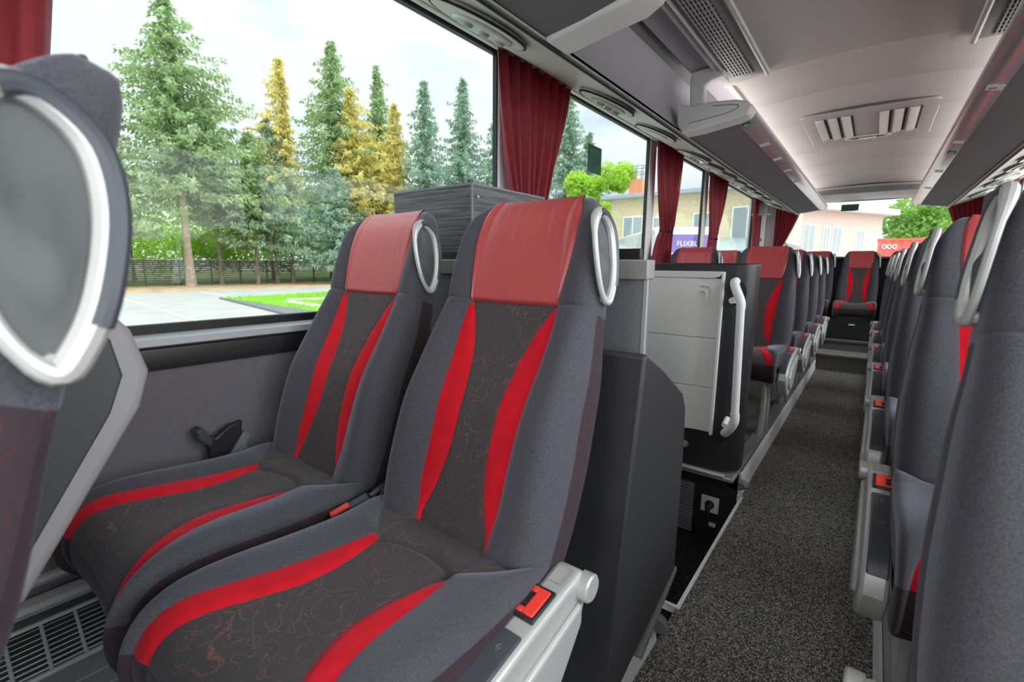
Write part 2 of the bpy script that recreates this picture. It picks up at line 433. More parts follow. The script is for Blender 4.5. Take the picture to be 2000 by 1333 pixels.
def back_cols(v):
    """list of (u, w_extra, zone) for half the front, centre to edge. zones: 0 pattern/leather, 1 stripe, 2 velour"""
    hw, so, si = interp(HW, v), interp(SO, v), interp(SI, v)
    hw = max(hw, so + .02)
    si = min(si, so - .002)
    g = -.0035 * (0.4 if v > .45 else 1)
    c = [(0, .0, 0), (si * .35, .001, 0), (si * .7, .002, 0), (si - .006, .003, 0), (si, .003 + g, 0),
         (min(si + .006, (si + so) / 2), .004, 1), (max(so - .006, (si + so) / 2), .006, 1), (so, .007 + g, 1)]
    r = hw - so
    bol = interp([(0, .022), (.15, .030), (.35, .026), (.44, .016), (.6, .010), (.668, .0)], v)
    for f, h in ((.08, .30), (.25, .62), (.45, .92), (.62, 1.0), (.78, .80), (.89, .35), (.96, -.25), (1.0, -1.1)):
        c.append((so + r * f, .007 + bol * h - (0.010 if f == 1.0 else 0), 2))
    return c
def back_loop(v, dv=0):
    rec = math.radians(22.0)
    fr = back_front(v); rr = back_rear(v)
    half = back_cols(v)
    pts = []
    for u, w, z in reversed(half): pts.append((-u, fr + w))
    for u, w, z in half[1:]: pts.append((u, fr + w))
    hw = half[-1][0]; e = fr + half[-1][1]
    side = [(hw * 1.0 + .003, e + (rr - e) * .35), (hw + .001, e + (rr - e) * .75), (hw - .012, rr + .006), (hw * .6, rr), (0, rr - .004), (-hw * .6, rr), (-hw + .012, rr + .006), (-hw - .001, e + (rr - e) * .75), (-hw - .003, e + (rr - e) * .35)]
    pts += side
    out = []
    for u, w in pts:
        vv = v
        y = .045 + vv * math.sin(rec) - w * math.cos(rec)
        z = .49 + vv * math.cos(rec) + w * math.sin(rec)
        out.append((u, y, z))
    return out
NB = len(back_cols(0.1))
VROWS = [-.03, 0, .02, .06, .10, .14, .18, .22, .26, .30, .34, .38, .41, .430, .437, .441, .446, .455, .49, .53, .57, .60, .622, .64, .652, .661, .668]
def back_mesh():
    bm = BM(); loops = []
    for v in VROWS:
        lp = back_loop(v)
        if abs(v - .441) < 1e-6:      # seam under the headrest
            rec = math.radians(22); d = .005
            nf = 2 * NB - 1
            lp = [((x, y + d * math.cos(rec), z - d * math.sin(rec)) if j < nf else (x, y, z)) for j, (x, y, z) in enumerate(lp)]
        loops.append(lp)
    half = back_cols(.1)
    def mats(i, j):
        nf = 2 * NB - 1
        if j >= nf - 1 or j < 0: return 3 if VROWS[i] < .437 else 2
        k = j if j >= NB - 1 else None
        h = (j - (NB - 1)) if j >= NB - 1 else (NB - 2 - j)    # band index from the centre
        # bands: 0..3 centre, 4..6 stripe, 7.. velour
        if h <= 3: return 0
        if h <= 6: return 1 if VROWS[i] < .437 else 2
        return 2
    loft(bm, loops, mats)
    return bm
def headrest_mesh():
    bm = BM(); rec = math.radians(22); rows = []
    vs = [.4415, .444, .448, .455, .48, .51, .54, .57, .60, .622, .64, .652, .661, .668]
    L = []
    for v in vs:
        lp = back_loop(v); L.append(lp[NB - 1 - 7: NB - 1 + 8])
    # over the top and down the rear
    last = L[-1]
    for dv, dw in ((.002, .003), (-.001, .006), (-.005, .007)):
        L.append([(x, y + (dw) * math.cos(rec) + dv * math.sin(rec), z + dv * math.cos(rec) - dw * math.sin(rec)) for x, y, z in last])
    off = []
    for i, row in enumerate(L):
        f = .0045 if i > 0 else -.002
        if i >= 10:   # lift upward at the crown
            off.append([(x, y - f * .2, z + f) for x, y, z in row])
        else:
            edge = [0.0 if k in (0, 14) else 1.0 for k in range(15)]
            off.append([(x, y - f * e * math.cos(rec), z + f * e * math.sin(rec) * .6 + (f * .4 * e)) for (x, y, z), e in zip(row, edge)])
    R = [[bm.verts.new(p) for p in r] for r in off]
    for i in range(len(R) - 1):
        for j in range(14): bm.faces.new((R[i][j], R[i][j + 1], R[i + 1][j + 1], R[i + 1][j]))
    return bm

# cushion: path rows (y, z of the top edge, direction inward)
CP = [(.16, .470), (.12, .476), (.08, .480), (.05, .482), (.02, .485), (-.01, .487), (-.035, .488), (-.046, .488), (-.052, .488), (-.060, .488), (-.09, .488), (-.13, .490), (-.18, .494), (-.23, .499), (-.28, .501),
      (-.32, .497), (-.350, .484), (-.372, .462), (-.384, .435), (-.388, .405), (-.384, .375), (-.372, .350), (-.35, .335)]
CSO = [(-.40, .185), (-.388, .185), (-.36, .178), (-.32, .158), (-.28, .135), (-.24, .120), (-.20, .110), (-.13, .106), (-.07, .099), (-.052, .094), (-.045, .096), (0, .150), (.05, .188), (.2, .188)]
CSI = [(-.40, .150), (-.388, .150), (-.36, .138), (-.32, .112), (-.28, .090), (-.24, .070), (-.20, .060), (-.13, .066), (-.09, .078), (-.06, .089), (-.052, .092), (-.045, .093), (.2, .09)]
def cushion_mesh():
    bm = BM(); loops = []; n = len(CP)
    for i, (y, z) in enumerate(CP):
        a = CP[max(i - 1, 0)]; b = CP[min(i + 1, n - 1)]
        t = Vector((0, b[0] - a[0], b[1] - a[1])).normalized(); nrm = Vector((0, -t.z, t.y)); nrm = -nrm if nrm.z < -0.01 and i < 14 else nrm
        nrm = Vector((0, t.z, -t.y)) if t.y < 0 else Vector((0, -t.z, t.y))
        # outward normal: up on the top, forward (-y) at the front
        nrm = Vector((0, t.z, -t.y))
        if nrm.z < 0 and i < 16: nrm = -nrm
        yy = y if i < 19 else -.388 - (0.0)
        so = interp(CSO, y) if i < 19 else .186; si = interp(CSI, y) if i < 19 else .152
        hw = interp([(-.40, .200), (-.36, .205), (-.2, .206), (.02, .203), (.08, .196), (.16, .175)], y)
        g = -.004
        seam = {7: -.004, 8: -.016, 9: -.003}.get(i, 0)
        half = [(0, -.010), (si * .35, -.009), (si * .7, -.006), (si - .006 if si > .02 else si, -.004), (si, -.003 + g), (min(si + .006, (si + so) / 2), .0), (max(so - .006, (si + so) / 2), .003), (so, .004 + (g if i < 20 else g))]
        r = hw - so
        for f, h in ((.10, .35), (.3, .75), (.5, 1.0), (.68, .95), (.84, .55), (.94, -.1), (1, -1.2)):
            half.append((so + r * f, .004 + .012 * h * (1 if y < .03 else .4)))
        seq = [(-u, w) for u, w in reversed(half)] + half[1:]
        top = Vector((0, y, z))
        pts = []
        for u, w in seq:
            sm = seam if abs(u) < so else 0
            bow = .035 * (1 - (u / .10) ** 2) if (6 <= i <= 10 and abs(u) < .10) else 0
            p = top + nrm * (w + sm); pts.append((u, p.y + bow, p.z))
        th = .125 if i < 16 else .09
        for u, d in ((hw + .001, .35), (hw - .004, .8), (hw - .03, 1.0), (0, 1.0), (-hw + .03, 1.0), (-hw + .004, .8), (-hw - .001, .35)):
            p = top - nrm * th * d; pts.append((u, p.y, p.z))
        loops.append(pts)
    H = 15
    def mats(i, j):
        nf = 2 * H - 1
        if j >= nf - 1 or i >= 18: return 3
        h = (j - (H - 1)) if j >= H - 1 else (H - 2 - j)
        if h <= 3: return 0
        if h <= 6: return 1 if CP[i + 1][0] <= -.060 or i >= 9 else 0
        return 2
    loft(bm, loops, mats)
    return bm

def arm_profile():
    return [(.100, .500), (.04, .490), (-.05, .478), (-.16, .458), (-.235, .428), (-.272, .392), (-.280, .355), (-.262, .315), (-.225, .275), (-.170, .243), (-.12, .235), (-.07, .245), (-.01, .285), (.05, .345), (.095, .400), (.118, .450), (.115, .485)]
def mirror(bm, s):
    if s < 0:
        for v in bm.verts: v.co.x = -v.co.x
def ring_pts(s=1):
    return [(.190, .257, .904), (.188, .238, .928), (.185, .227, .968), (.181, .223, 1.010), (.176, .229, 1.043), (.173, .246, 1.062), (.174, .265, 1.058), (.178, .283, 1.036), (.183, .288, .998), (.189, .281, .952), (.191, .270, .920)]

def make_seat(s, aisle, label, group, shell=None, detail=True):
    """s = +1: the aisle is on the +x side of the seat"""
    t = empty('coach_seat', (0, 0, 0), label, 'seat', group)
    cu = obj('seat_cushion', cushion_mesh(), ['pattern', 'red', 'velour', 'burg'], t)
    bk = obj('backrest', back_mesh(), ['pattern', 'red', 'velour', 'burg'], t)
    for o in (cu, bk):
        m = o.modifiers.new('sub', 'SUBSURF'); m.levels = 1; m.render_levels = 1
    hr = obj('headrest', headrest_mesh(), 'leather', t)
    m = hr.modifiers.new('sub', 'SUBSURF'); m.levels = 1; m.render_levels = 1
    tag(hr, 'red leather headrest panel')
    # grab handle loop on the aisle side of the headrest
    bm = BM(); P = smooth_path([(x, y, z) for x, y, z in ring_pts()], True, 5)
    n = len(P); rr = [.0050 + .0040 * (1 if p.y > .255 or p.z > 1.04 else 0) for p in P]
    rr = [(rr[i - 2] + rr[i - 1] + rr[i] + rr[(i + 1) % n] + rr[(i + 2) % n]) / 5 for i in range(n)]
    tube(bm, P, rr, 10, True)
    tube(bm, [(.160, .262, .912), (.190, .258, .908)], .008, 10)
    mirror(bm, s); gh = obj('grab_handle', bm, 'silver', t); tag(gh, 'silver loop grab handle')
    bm = BM(); Q = [p + Vector((.0036, .0030, 0)) for p in P if (p.y > .250 and p.z > .93) or p.z > 1.058]; i0 = max(range(len(Q)), key=lambda i: (Q[i] - Q[i - 1]).length); Q = Q[i0:] + Q[:i0]
    tube(bm, Q, .0072, 10); mirror(bm, s); obj('grip_insert', bm, 'dgrey', gh)
    # plastic cup behind the handle
    bm = BM(); ctr = sum(P, Vector()) / n; rings = []
    for k_, dx in ((1.0, .0), (.9, -.002), (.6, -.001), (.25, .001)):
        rings.append([bm.verts.new(Vector((p.x + dx, ctr.y + (p.y - ctr.y) * k_, ctr.z + (p.z - ctr.z) * k_))) for p in P])
    for k_ in range(3):
        for i in range(n): bm.faces.new((rings[k_][i], rings[k_][(i + 1) % n], rings[k_ + 1][(i + 1) % n], rings[k_ + 1][i]))
    bm.faces.new(rings[-1])
    mirror(bm, s); obj('handle_cup', bm, 'cupgrey', t, angle=80)
    # under-seat frame
    bm = BM(); box(bm, -.19, .19, -.31, -.27, .315, .345); box(bm, -.19, .19, .02, .06, .325, .36)
    box(bm, -.19, -.16, -.31, .06, .32, .35); box(bm, .16, .19, -.31, .06, .32, .35)
    obj('seat_frame', bm, 'lightgrey', t, bevel=.004)
    # belt buckle between the seats / belt tongue
    if aisle:
        ax0, ax1 = .198, .247
        bm = BM(); prism(bm, arm_profile(), 'x', ax0, ax1)
        mirror(bm, s); ar = obj('armrest', bm, 'silver', t, bevel=.009, seg=3); ar.location.z = -.018
        # outer bulge
        bm = BM(); prism(bm, [(.085, .455), (-.05, .430), (-.16, .405), (-.225, .365), (-.215, .32), (-.165, .285), (-.11, .275), (-.05, .29), (.03, .36), (.085, .42)], 'x', ax1 - .004, ax1 + .010)
        mirror(bm, s); obj('armrest_cover', bm, 'silver', ar, bevel=.007, seg=3)
        bm = BM(); tube(bm, [(ax1 - .004, .102, .472), (ax1 + .014, .102, .472), (ax1 + .017, .102, .472)], [.023, .023, .020], 20); mirror(bm, s)
        obj('hinge_cap', bm, 'silver', ar)
        # buckle set in the top
        bm = BM(); P2 = [(.034, .4925), (-.030, .4840), (-.030, .4780), (.034, .4865)]
        prism(bm, [(a, b + .002) for a, b in P2], 'x', ax0 - .001, ax1 - .010); mirror(bm, s)
        bu = obj('buckle_housing', bm, 'black', ar, bevel=.0015)
        bm = BM(); prism(bm, [(.028, .4965), (-.024, .4885), (-.024, .484), (.028, .492)], 'x', ax0 + .014, ax1 - .015)
        prism(bm, [(.028, .4965), (.017, .4950), (.017, .490), (.028, .492)], 'x', ax0 + .004, ax0 + .015)
        prism(bm, [(-.014, .4900), (-.024, .4885), (-.024, .484), (-.014, .486)], 'x', ax0 + .004, ax0 + .015)
        mirror(bm, s); tag(obj('release_button', bm, 'redplastic', bu, bevel=.002), 'red release button')
        # control panel
        bm = BM(); pr = [(-.055, .4815), (-.16, .4635), (-.235, .4335), (-.268, .400), (-.276, .37), (-.262, .372), (-.245, .398), (-.22, .418), (-.15, .448), (-.055, .470)]
        prism(bm, pr, 'x', ax0 + .004, ax1 - .009); mirror(bm, s)
        pn = obj('control_panel', bm, 'dgrey', ar, bevel=.003, seg=3)
        bm = BM()
        if detail:
            def tri(yc, d, horiz):
                zt = lambda y: .4822 + (y + .055) * .172
                xm = (ax0 + ax1) / 2 - .003
                L = [(0, -1), (.75, 0), (-.75, 0)] if not horiz else [(-1, 0), (0, .75), (0, -.75)]
                for sg in (1, -1):
                    q = []
                    for a, b in L:
                        x = xm + (a * sg * .0045 + (sg * -.002 if horiz else 0)); y = yc + b * sg * .0045 + (0 if horiz else sg * -.001)
                        q.append(Vector((x, y, zt(y))))
                    tube(bm, q, .00035, 5, True)
            tri(-.085, 1, False); mirror(bm, s); obj('arrow_symbol', bm, 'lightgrey', pn, smooth=False)
            bm = BM(); tri(-.165, 1, True); mirror(bm, s); obj('arrow_symbol', bm, 'lightgrey', pn, smooth=False)
            bm = BM(); tube(bm, [Vector((x, y, .5005 - (.075 - y) * .16)) for x, y in ((ax0 + .008, .085), (ax1 - .012, .085), (ax1 - .012, .050), (ax0 + .008, .050))], .0005, 5, True); mirror(bm, s)
            obj('label_outline', bm, 'mgrey', ar, smooth=False)
        # leg
        bm = BM()
        leg = [(-.30, .32), (-.06, .32), (-.14, .24), (-.18, .12), (-.185, .03), (-.13, .0), (-.30, .0), (-.285, .03), (-.265, .14), (-.275, .24)]
        prism(bm, leg, 'x', .125, .150)
        prism(bm, [(.125, .32), (.168, .32), (.168, .05), (.175, 0), (.125, 0)], 'y', -.232, -.222)
        mirror(bm, s); obj('leg', bm, 'lightgrey', t, bevel=.005)
    else:
        # buckle on a stalk lying between the two seats
        bm = BM(); prism(bm, [(-.30, .32), (-.06, .32), (-.14, .24), (-.18, .12), (-.185, .03), (-.13, .0), (-.30, .0), (-.285, .03), (-.265, .14), (-.275, .24)], 'x', -.150, -.125)
        mirror(bm, s); obj('leg', bm, 'lightgrey', t, bevel=.005)
    return t

def copy_tree(o, parent=None):
    c = o.copy(); COL.objects.link(c)
    if parent is not None: c.parent = parent
    for ch in list(o.children): copy_tree(ch, c)
    return c

POD = .13
OFF_A, OFF_W = .428, .893
ALR = make_seat(1, True, 'x', None)        # left block, aisle seat
WLR = make_seat(1, False, 'x', None)       # left block, window seat
ARR = make_seat(-1, True, 'x', None)       # right block
WRR = make_seat(-1, False, 'x', None)
used = set()
def place(proto, x, y, z, label, group=None):
    if proto.name in used: o = copy_tree(proto)
    else: used.add(proto.name); o = proto
    o.location = (x, y, z); o['label'] = label
    if group: o['group'] = group
    elif 'group' in o: del o['group']
    return o
G = 'patterned red and grey coach seats'
Y0 = .515
place(ALR, -OFF_A, Y0, POD, 'large foreground coach seat with silver armrest, in front of the sloped black panel', G)
place(WLR, -OFF_W, Y0, POD, 'foreground coach seat beside the window, left of the seat with the silver armrest', G)
front_seat = place(ALR, -OFF_A, -.252, POD + .025, 'blurred seat back at the left edge, seen from behind with its large grab handle', G)
front_win = place(WLR, -OFF_W, -.270, POD, 'seat with a grey plastic back shell, beyond the blurred grab handle at the left edge', G)
def recline(root, deg):
    P = Vector((0, .045, .49)); Rm_ = Matrix.Rotation(math.radians(-deg), 4, 'X')
    for ch in root.children:
        if ch.name.split('.')[0] in ('backrest', 'headrest', 'grab_handle', 'handle_cup'):
            ch.location = P - (Rm_ @ P); ch.rotation_euler = (math.radians(-deg), 0, 0)
recline(front_seat, 3); recline(front_win, 8)
for ch in front_seat.children:
    if ch.name.startswith('grab_handle') or ch.name.startswith('handle_cup'): ch.location += Vector((.012, .020, -.012))
rows_l = [3.22, 3.99, 4.755, 5.52]
nm = ['first', 'second', 'third', 'fourth', 'fifth', 'sixth', 'seventh']
for i, y in enumerate(rows_l):
    place(ALR, -OFF_A, y, POD, ('aisle seat directly behind the cream partition with the white handrail' if i == 0 else f'left-hand aisle seat, {nm[i]} row back from the cream partition'), G)
    place(WLR, -OFF_W, y, POD, ('window seat whose headrest shows over the cream partition' if i == 0 else f'left-hand window seat, {nm[i]} row back from the cream partition'), G)
rows_r = [.553, 1.353, 2.152, 2.96, 3.735, 4.553, 5.35]
for i, y in enumerate(rows_r):
    place(ARR, OFF_A, y, POD, ('huge dark seat side filling the right edge, nearest on the right of the aisle' if i == 0 else f'right-hand aisle seat, {nm[i]} from the camera'), G)
    place(WRR, OFF_W, y, POD, ('right-hand window seat beside the nearest aisle seat' if i == 0 else f'right-hand window seat, {nm[i]} row from the camera'), G)
for k, x in enumerate((-.90, -.45, 0.0, .45, .90)):
    place(WLR, x, 6.95, .20, ['left window seat of the rear bench row', 'seat left of the middle one in the rear row', 'middle seat of the rear row, facing straight down the aisle', 'seat right of the middle one in the rear row', 'right window seat of the rear bench row'][k], G)

# back shell of the reclined window seat ahead
bm = BM()
prof = [(.205, .855), (.235, .84), (.335, .815), (.385, .760), (.372, .70), (.215, .505), (.205, .49), (.18, .50), (.16, .54), (.10, .62), (.11, .75)]
sh = [(.10, 1.03), (.155, 1.045), (.185, 1.005), (.200, .945), (.185, .895), (.045, .672), (.028, .665), (.010, .675), (.0, .70)]
sh = [(y + .27, z - POD) for y, z in sh]
prism(bm, sh, 'x', -.20, .232)
bsh = obj('back_shell', bm, 'lightgrey', front_win, bevel=.012, seg=3); tag(bsh, 'light grey plastic back shell')
bm = BM(); ins = [(.095, 1.02), (.140, 1.027), (.160, .995), (.168, .945), (.150, .895), (.030, .695), (.0, .72)]
prism(bm, [(y + .27, z - POD) for y, z in ins], 'x', .228, .236)
obj('shell_inset', bm, 'cupgrey', bsh, bevel=.003)

# centre belts of the foreground pair
bt = empty('seat_belt', (-.655, Y0 + .0, POD + .44), 'red-buttoned belt buckle with folded black strap between the two foreground seats', 'seat belt')
bm = BM(); box(bm, -.014, .014, -.05, .03, -.008, .010)
for v in bm.verts: v.co = Matrix.Rotation(math.radians(-22), 4, 'Z') @ Matrix.Rotation(math.radians(20), 4, 'X') @ v.co + Vector((0, 0, .035))
obj('buckle', bm, 'black', bt, bevel=.004)
bm = BM(); box(bm, -.009, .009, -.052, -.012, .008, .014)
for v in bm.verts: v.co = Matrix.Rotation(math.radians(-22), 4, 'Z') @ Matrix.Rotation(math.radians(20), 4, 'X') @ v.co + Vector((0, 0, .035))
tag(obj('release_button', bm, 'redplastic', bt, bevel=.002), 'red release button')
bm = BM(); tube(bm, [(0.005, .03, .045), (.008, .06, .06), (.015, .09, .058), (.018, .12, .03)], .011, 8, flat=.35, flat_axis=(0, 0, 1)); obj('strap', bm, 'black', bt)
bm = BM(); tube(bm, smooth_path([(.02, .035, .035), (.014, .075, .075), (.022, .085, .078), (.030, .05, .05)], False, 4), .0016, 6)
tube(bm, smooth_path([(.034, .04, .035), (.028, .080, .072), (.036, .09, .074), (.044, .055, .05)], False, 4), .0016, 6)
obj('belt_tongue', bm, 'metal', bt)

# belt tongue hanging at the wall of the window seat
wb = empty('belt_holder', (-1.165, .47, .60), 'black plastic belt tongue resting on the cushion against the grey wall', 'seat belt')
bm = BM(); prism(bm, [(-.055, .075), (-.03, .055), (.0, .078), (.035, .085), (.03, .05), (-.02, -.01), (-.045, .0)], 'x', .0, .02)
obj('tongue_plate', bm, 'black', wb, bevel=.004)
bm = BM(); prism(bm, [(-.075, .085), (-.062, .092), (-.040, .060), (-.045, .035), (-.07, .06)], 'x', -.01, .03); obj('tongue_hook', bm, 'dgrey', wb, bevel=.004)
bm = BM(); prism(bm, [(-.02, -.02), (.035, .058), (.05, .045), (.01, -.03)], 'x', .015, .028)
prism(bm, [(.0, .0), (.03, .022), (.045, .003), (.01, -.02)], 'x', .02, .035); obj('belt_webbing', bm, 'mgrey', wb, bevel=.002)

# ------------------------------------------------------------------ structure of the coach
YF, YR = -2.6, 7.75
# floors
bm = BM()
box(bm, -.255, .29, YF, YR, -.04, 0)
struct('floor', bm, 'aisle', smooth=False)
def podium(name, x0, x1, y0, y1, m='vinyl', z1=POD, z0=-.40):
    bm = BM(); box(bm, x0, x1, y0, y1, z0, z1); return struct(name, bm, m, smooth=False)
podium('floor_podium_left', -1.2, -.29, YF, 1.22)
podium('floor_podium_left', -1.2, -.29, 2.345, YR)
podium('floor_podium_right', .29, 1.2, YF, YR)
def rail(name, s, y0, y1, label):
    t = empty(name, (0, 0, 0), label, 'edge trim'); t['kind'] = 'structure'
    bm = BM(); prism(bm, [(.255 * s, .0), (.262 * s, .05), (.258 * s, .085), (.268 * s, .112), (.290 * s, .118), (.291 * s, .0)], 'y', y0, y1); obj('rounded_skirt', bm, 'white', t)
    bm = BM(); box(bm, *sorted((.272 * s, .325 * s)), y0, y1, POD - .005, POD + .006); obj('metal_strip', bm, 'metal', t, bevel=.002)
    bm = BM(); box(bm, *sorted((.262 * s, .278 * s)), y0, y1, POD - .012, POD + .010); obj('dark_edge', bm, 'mgrey', t, bevel=.002)
    return t
rail('trim_1', -1, YF, 1.235, 'white rounded edge of the seat platform below the sloped black panel')
rail('trim_2', -1, 2.36, 5.98, 'white rounded platform edge with metal strip along the rear left seats')
rail('trim_3', 1, YF, 5.98, 'platform edge under the right-hand seats')
bm = BM(); tube(bm, [(-.275, 1.225, .055), (-.275, 1.26, .055)], [.052, .040], 14, flat=.5); struct('trim_4', bm, 'mgrey', 'grey end cap of the near platform edge', 'edge trim')
bm = BM(); tube(bm, [(-.275, 2.33, .055), (-.275, 2.365, .055)], [.040, .052], 14, flat=.5); struct('trim_5', bm, 'mgrey', 'grey end cap of the rear platform edge', 'edge trim')
# stairwell
bm = BM(); box(bm, -1.2, -.255, 1.22, 2.345, -.29, -.25); struct('floor_stair_step', bm, 'mat_dark', 'dark ribbed mat on the step of the side door stairwell', 'floor', smooth=False)
bm = BM(); box(bm, -.2551, -.243, 1.41, 2.345, -.24, .006); box(bm, -.300, -.243, 1.400, 1.412, -.02, .006); box(bm, -.300, -.243, 2.335, 2.347, -.02, .006)
struct('trim_6', bm, 'white', 'white edging strip around the stairwell opening in the carpet', 'edge trim', bevel=.001)
bm = BM(); box(bm, -1.2, -.27, 2.33, 2.3449, -.25, .150); struct('wall_stair_riser', bm, 'blackmatt', smooth=False)
fl = empty('heater_grille', (-.52, 2.328, -.135), 'grey fluted panel low in the stairwell beside the power socket', 'grille')
bm = BM(); box(bm, -.13, .055, -.004, .004, -.165, .150); obj('backing', bm, 'mgrey', fl)
bm = BM()
for k in range(20): box(bm, -.128, .053, -.010, -.002, -.160 + k * .0155, -.160 + k * .0155 + .007)
obj('fins', bm, 'lightgrey', fl, smooth=False)
so_ = empty('power_socket', (-.385, 2.318, -.072), 'white wall socket with a black plug in the stairwell', 'power socket')
bm = BM(); box(bm, -.042, .042, -.006, .006, -.042, .042); obj('plate', bm, 'white', so_, bevel=.004)
bm = BM(); tube(bm, [(0, -.004, 0), (0, -.010, 0)], .022, 20); obj('socket_well', bm, 'blackmatt', so_)
bm = BM(); tube(bm, [(0, -.008, 0), (0, -.035, -.004), (0, -.040, -.02), (0, -.030, -.05), (0, -.012, -.085)], [.017, .015, .011, .007, .005], 12); obj('plug', bm, 'black', so_)
lt = empty('door_latch', (-.365, 2.316, -.170), 'small white latch below the power socket', 'latch')
bm = BM(); box(bm, -.035, .035, -.004, .012, -.022, .022); obj('latch_plate', bm, 'black', lt, bevel=.003)
bm = BM(); box(bm, -.017, .017, -.014, -.003, -.012, .010); obj('latch_tab', bm, 'palegrey', lt, bevel=.005)

# steps up to the rear row
bm = BM(); box(bm, -.3, .3, 6.0, 6.42, 0, .165); struct('floor_rear_step', bm, 'treadm', smooth=False)
bm = BM(); box(bm, -.3, .3, 6.42, 6.6, 0, .27); box(bm, -.3, .3, 6.40, 6.425, .265, .285); struct('floor_rear_step', bm, 'treadm', smooth=False)
bm = BM(); box(bm, -.3, .3, 5.985, 6.01, .160, .178); struct('trim_7', bm, 'lightgrey', 'light nosing on the lower step at the end of the aisle', 'edge trim')
bs = empty('rear_platform', (0, 6.6, 0), 'black box under the middle seat of the rear row', 'platform')
bm = BM(); box(bm, -.30, .30, 0, .5, .27, .52); obj('base_box', bm, 'blackmatt', bs, bevel=.01)
bm = BM(); box(bm, -.03, .03, -.012, .0, .44, .455); obj('base_latch', bm, 'white', bs)

bm = BM(); box(bm, -1.19, 1.19, 6.62, 7.71, .13, .20); struct('floor_rear_row', bm, 'vinyl', smooth=False)
# side walls : lower panel, bands, ledge
def side_wall(s, name):
    X = 1.2 * s
    bm = BM()
    box(bm, *sorted((X, X + .06 * s)), YF, YR, -.4, .84)
    struct(f'wall_{name}', bm, 'wallfab', smooth=False)
    bm = BM(); prism(bm, [(X, .84), (X - .012 * s, .842), (X - .016 * s, .86), (X - .012 * s, .893), (X, .895), (X + .06 * s, .895), (X + .06 * s, .84)], 'y', YF, 7.3)
    struct('trim_black_band', bm, 'black', f'black band along the {name} side wall below the windows', 'trim')
    bm = BM(); prism(bm, [(X - .010 * s, .895), (X - .024 * s, .902), (X - .020 * s, .918), (X, .928), (X + .05 * s, .928), (X + .05 * s, .895)], 'y', YF, 7.3)
    struct('trim_ledge', bm, 'ledge', f'pale grey window ledge on the {name} side', 'trim')
    bm = BM(); box(bm, *sorted((X + .0 * s, X + .06 * s)), YF, YR, 1.985, 2.2); struct(f'wall_{name}_header', bm, 'service', smooth=False)
side_wall(-1, 'left'); side_wall(1, 'right')
POSTS = [.03, 1.655, 3.345, 4.70, 6.95]
wn = 0
for s in (-1, 1):
    X = 1.215 * s
    edges = [YF] + POSTS
    for i in range(len(edges) - 1):
        wn += 1
        y0, y1 = edges[i], edges[i + 1]
        t = empty(f'window_{wn}', (X, (y0 + y1) / 2, 1.45), None, None); t['kind'] = 'structure'
        h = (y1 - y0) / 2
        bm = BM()
        box(bm, -.012, .012, -h, -h + .026, -.53, .54); box(bm, -.012, .012, h - .026, h, -.53, .54)
        box(bm, -.012, .012, -h, h, -.53, -.500); box(bm, -.012, .012, -h, h, .515, .54)
        obj('gasket', bm, 'rubber', t, bevel=.003)
        bm = BM(); q = [bm.verts.new(p) for p in ((0, -h, -.53), (0, h, -.53), (0, h, .54), (0, -h, .54))]; bm.faces.new(q)
        obj('pane', bm, 'glass' if s < 0 else 'screen', t, smooth=False)
    for y in POSTS[:-1]:
        bm = BM(); box(bm, *sorted((1.195 * s, 1.23 * s)), y - .02, y + .10, .93, 1.985)
        struct('trim_window_post', bm, 'palegrey', None, None, bevel=.01)
    bm = BM(); box(bm, *sorted((1.17 * s, 1.26 * s)), 6.95, YR, .84, 2.2); struct('wall_%s_corner' % ('left' if s < 0 else 'right'), bm, 'palegrey', bevel=.01)

# rear wall, shelf, rear window
bm = BM(); box(bm, -1.2, 1.2, YR - .03, YR + .03, -.4, 1.20); struct('wall_rear', bm, 'dgrey', smooth=False)
bm = BM(); box(bm, -1.2, 1.2, 7.36, YR, 1.205, 1.235); struct('trim_rear_shelf', bm, 'mgrey', 'dark shelf below the rear window', 'shelf', bevel=.006)
bm = BM(); box(bm, -1.2, 1.2, YR - .03, YR + .03, 1.965, 2.3); box(bm, -1.2, -1.03, YR - .03, YR + .03, 1.2, 2.0); box(bm, 1.03, 1.2, YR - .03, YR + .03, 1.2, 2.0)
struct('wall_rear_header', bm, 'palegrey', smooth=False)
wn += 1
t = empty(f'window_{wn}', (0, YR, 1.58), None, None); t['kind'] = 'structure'
bm = BM(); box(bm, -1.04, 1.04, -.01, .01, -.40, -.37); box(bm, -1.04, 1.04, -.01, .01, .375, .40); box(bm, -1.04, -1.01, -.01, .01, -.4, .4); box(bm, 1.01, 1.04, -.01, .01, -.4, .4)
obj('gasket', bm, 'rubber', t)
bm = BM(); q = [bm.verts.new(p) for p in ((-1.03, 0, -.39), (1.03, 0, -.39), (1.03, 0, .39), (-1.03, 0, .39))]; bm.faces.new(q); obj('pane', bm, 'rearglass', t, smooth=False)
# bulkhead below the windscreen, at the front
bm = BM(); box(bm, -1.2, 1.2, YF - .06, YF, -.4, .55); box(bm, -1.2, 1.2, YF - .06, YF, 2.05, 2.3); struct('wall_front', bm, 'dgrey', smooth=False)

